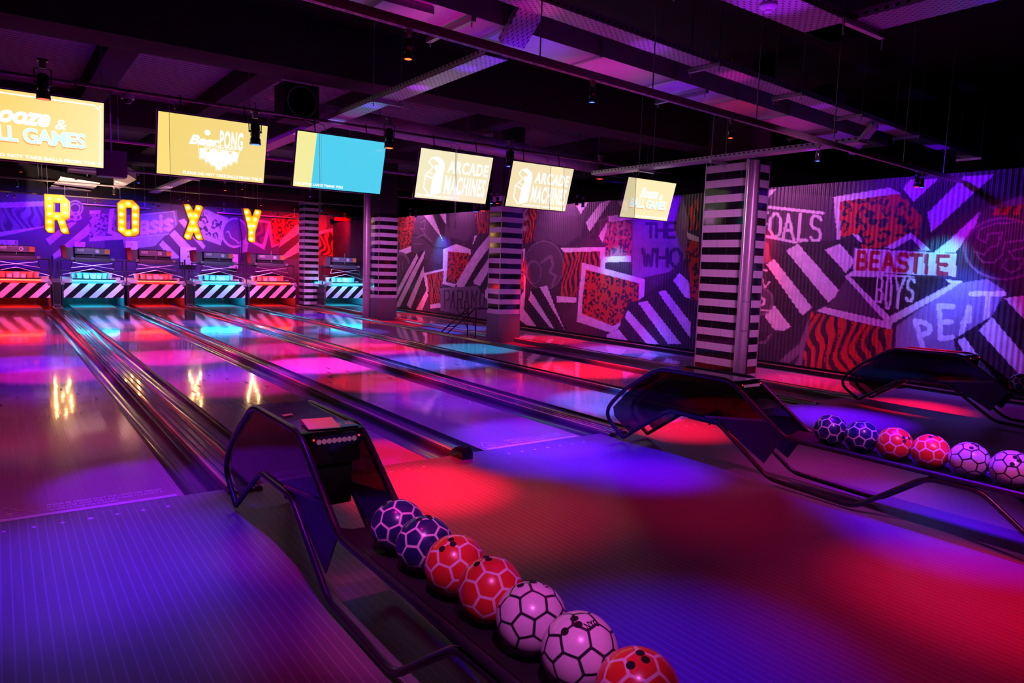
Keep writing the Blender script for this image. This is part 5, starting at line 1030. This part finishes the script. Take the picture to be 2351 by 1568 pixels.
# lanes
for u, v, c_, p_, d_ in [(740, 838, (1, .03, 1), 2600, 36), (880, 878, RED, 800, 32), (860, 800, RED, 2000, 36), (830, 785, MAG, 1200, 36), (1000, 835, BLU, 2600, 38), (930, 818, VIO, 1200, 36), (1090, 800, CYA, 1700, 34), (900, 738, RED, 1500, 40), (1340, 848, RED, 2600, 38), (1430, 925, BLU, 2200, 36), (1250, 780, RED, 2000, 38), (1440, 806, BLU, 2000, 38), (1400, 800, MAG, 900, 36),
                         (1040, 752, BLU, 2000, 40), (930, 722, RED, 1200, 40), (1880, 878, RED, 1100, 36), (1790, 862, MAG, 500, 36), (1240, 1000, VIO, 1300, 32), (1180, 1010, BLU, 300, 30), (870, 1060, RED, 900, 30), (60, 835, VIO, 2200, 36), (60, 780, RED, 1200, 40), (130, 860, MAG, 900, 30), (150, 1080, MAG, 90, 60), (330, 1110, VIO, 600, 26), (120, 960, (1, .05, .25), 180, 60),
                         (330, 772, RED, 1800, 38), (400, 820, MAG, 1800, 38), (560, 765, BLU, 2400, 38), (640, 742, RED, 1500, 40), (230, 740, BLU, 1800, 40), (300, 745, PNK, 900, 40), (470, 742, BLU, 1600, 40), (530, 740, MAG, 900, 40), (540, 880, MAG, 700, 40), (590, 860, VIO, 1200, 36), (740, 725, VIO, 2000, 44), (800, 760, BLU, 1600, 36), (1080, 900, VIO, 900, 50), (1180, 880, MAG, 300, 50), (1000, 960, VIO, 500, 50), (660, 800, MAG, 1200, 36)]:
    pool(u, v, c_, p_*.8, d_)
# approach
for u, v, c_, p_, d_, off in [(270, 1270, VIO, 560, 36, (.3, .5)), (60, 1330, DBL, 200, 40, (0, .5)), (430, 1390, DBL, 180, 30, (.2, .3)), (985, 1120, RED, 1700, 25, (.3, .3)), (1560, 985, RED, 1500, 24, (.2, .2)), (1440, 1065, DBL, 800, 32, (0, .3)), (1500, 1085, VIO, 520, 20, (0, .3)), (1250, 1045, VIO, 1000, 28, (0, .3)), (1930, 960, VIO, 1600, 30, (0, .2)), (2100, 935, RED, 1800, 26, (.2, .1)),
                              (2180, 1235, VIO, 600, 28, (0, .3)), (2080, 1170, DBL, 500, 30, (0, .3)), (2290, 1370, RED, 480, 34, (0, 0)), (2150, 1440, RED, 120, 40, (0, 0)), (1900, 1090, MAG, 160, 34, (0, 0)), (1600, 1500, DBL, 260, 30, (0, 0)), (1420, 1530, DBL, 160, 30, (0, 0)), (1130, 1170, RED, 300, 36, (0, 0)), (1620, 1150, RED, 110, 40, (0, 0)), (700, 1260, RED, 110, 20, (-.5, -.4)), (820, 1420, MAG, 70, 26, (-.4, -.4))]:
    pool(u, v, c_, p_*1.15, d_*1.12, off, 2.75, 1.)
for y_ in (2.3, 1.5): spot((.5, y_-1.1, 2.8), (1.25, y_, .5), (1, .13, .9), 170, 20, .8)
for y_ in (2.3, 1.6): spot((3.4, y_-1.3, 2.8), (4.65, y_, .5), (1, .13, .9), 170, 22, .8)
spot((.9, .4, 2.3), (1.27, 3.14, .70), (1, .4, .95), 60, 8, .9); spot((4.2, .6, 2.3), (4.65, 3.27, .70), (1, .4, .95), 60, 8, .9)  # added spots without fixtures, brightening the hood buttons and card
# painted walls
def wall_spot(u, v, col, power, deg, dx=-2.2, dz=.9, dy=0.):
    g = AX(u, v, WALLX); spot((WALLX+dx, g[1]+dy, min(3.3, g[2]+dz)), tuple(g), col, power, deg, .8)
for u, v, c_, p_, d_, dx, dz in [(1012, 575, CYA, 60, 74, -.52, .55), (1415, 615, CYA, 55, 74, -.54, .55), (2165, 620, CYA, 58, 78, -.58, .5), (2210, 720, (.03, .1, 1), 150, 80, -.6, .8), (1020, 590, DBL, 50, 90, -.6, .6), (1195, 640, RED, 130, 60, -.5, .8), (1745, 600, RED, 120, 56, -.5, .9), (1060, 560, PNK, 110, 120, -1.3, 1.2), (960, 560, PNK, 130, 120, -1.3, 1.2), (1300, 560, PNK, 150, 120, -1.3, 1.2), (1400, 640, MAG, 60, 110, -1.2, 1.2), (1520, 600, VIO, 160, 120, -1.3, 1.2),
                                 (1830, 560, PNK, 105, 110, -1.3, 1.2), (2120, 560, VIO, 150, 120, -1.3, 1.2), (2330, 700, MAG, 50, 110, -1.3, 1.2), (1500, 740, VIO, 100, 90, -1.2, 1.6)]:
    wall_spot(u, v, c_, p_, d_, dx, dz)
for u, c_, p_ in [(60, VIO, 300), (200, MAG, 110), (300, DBL, 420), (430, PNK, 200), (520, VIO, 330), (640, RED, 420), (740, RED, 460), (130, DBL, 420)]:
    g = AY(u, 540, BACKY); spot((g[0], BACKY-1.9, 3.2), (g[0], BACKY, 1.7), c_, p_, 100, .8)
# columns, machine fronts and general wash
for y_, p_ in ((6.4, 150), (12.2, 150), (18.0, 160), (23.8, 170)): spot((5.4, y_-3.2, 2.6), (8.4, y_, 1.5), PNK, p_*2.8, 44, .9, .3)
for i, x in LX.items():
    k = i % 2; spot((x, 20.6, 2.9), (x, DECK, .5), (1, .13, .75) if k else (.5, .28, 1), 460, 50, .7)
    c_ = (1, .012, .006) if k else (.01, .55, 1)
    area((x, DECK+.35, .66), (x, DECK+.2, 0), c_, 70, 1.0, .2); area((x, DECK+.02, .74), (x, DECK+.4, .95), c_, 9, 1.2, .04); area((x, DECK-.12, .72), (x, DECK-.4, 0), c_, 5, 1.2, .05)  # unseen area lights added to boost the tube glow on deck, cups, panel
area((3, 2.2, 2.74), (3, 2.5, 0), (1, .0, .32), 13, 5, 2); area((4, 14, 3.7), (4, 14, 0), (.4, .0, 1), 60, 9, 6)
# unseen uplights added in place of bounce light on the overhead duct and trays
for x_, c_, p_ in ((2.9, MAG, 60), (3.9, VIO, 100), (5.0, (1, .02, .6), 70), (6.2, VIO, 70), (7.3, RED, 36), (8.6, MAG, 34), (9.9, VIO, 36)): y_ = 5.6+.075*(x_-4.8); spot((x_, y_-.2, 2.5), (x_+.1, y_, 3.56), c_, p_*.42, 62, .8)
for x_, y_, z_, c_, p_, d_ in ((3.73, 6.0, 2.6, VIO, 30, 22), (3.74, 7.0, 2.6, (.5, .01, 1), 30, 22), (3.75, 8.2, 2.6, VIO, 36, 22), (3.76, 9.4, 2.6, (.3, .2, 1), 36, 22), (3.8, 10.8, 2.6, PNK, 50, 26), (3.85, 13, 2.4, MAG, 60, 30), (3.9, 19, 2.4, PNK, 110, 36), (3.9, 22, 2.4, (1, .4, .6), 60, 36), (4.4, 3.1, 2.4, (.4, .01, 1), 40, 40), (5.4, 1.9, 2.4, DBL, 50, 40),
    (3.6, 4.75, 2.7, MAG, 14, 34), (5.0, 4.85, 2.7, (.4, .01, 1), 20, 34), (6.4, 4.95, 2.7, MAG, 14, 34), (8.2, 5.1, 2.7, (.4, .01, 1), 16, 34), (10, 5.25, 2.7, VIO, 24, 34), (12, 5.4, 2.7, VIO, 26, 40), (1.2, 11.5, 2.4, DBL, 26, 70), (3.0, 12, 2.4, DBL, 18, 60), (6.0, 10.6, 3.0, MAG, 14, 70), (8, 11, 3.0, DBL, 14, 70), (0.5, 9.0, 2.2, MAG, 10, 50), (4, 9.0, 2.4, MAG, 8, 60)): spot((x_, y_, z_), (x_, y_+.05, 3.8), c_, p_, d_, .8)
spot((2.2, 21.0, 2.2), (1.9, 22.6, 3.4), (1, .6, .5), 900, 70, .8)
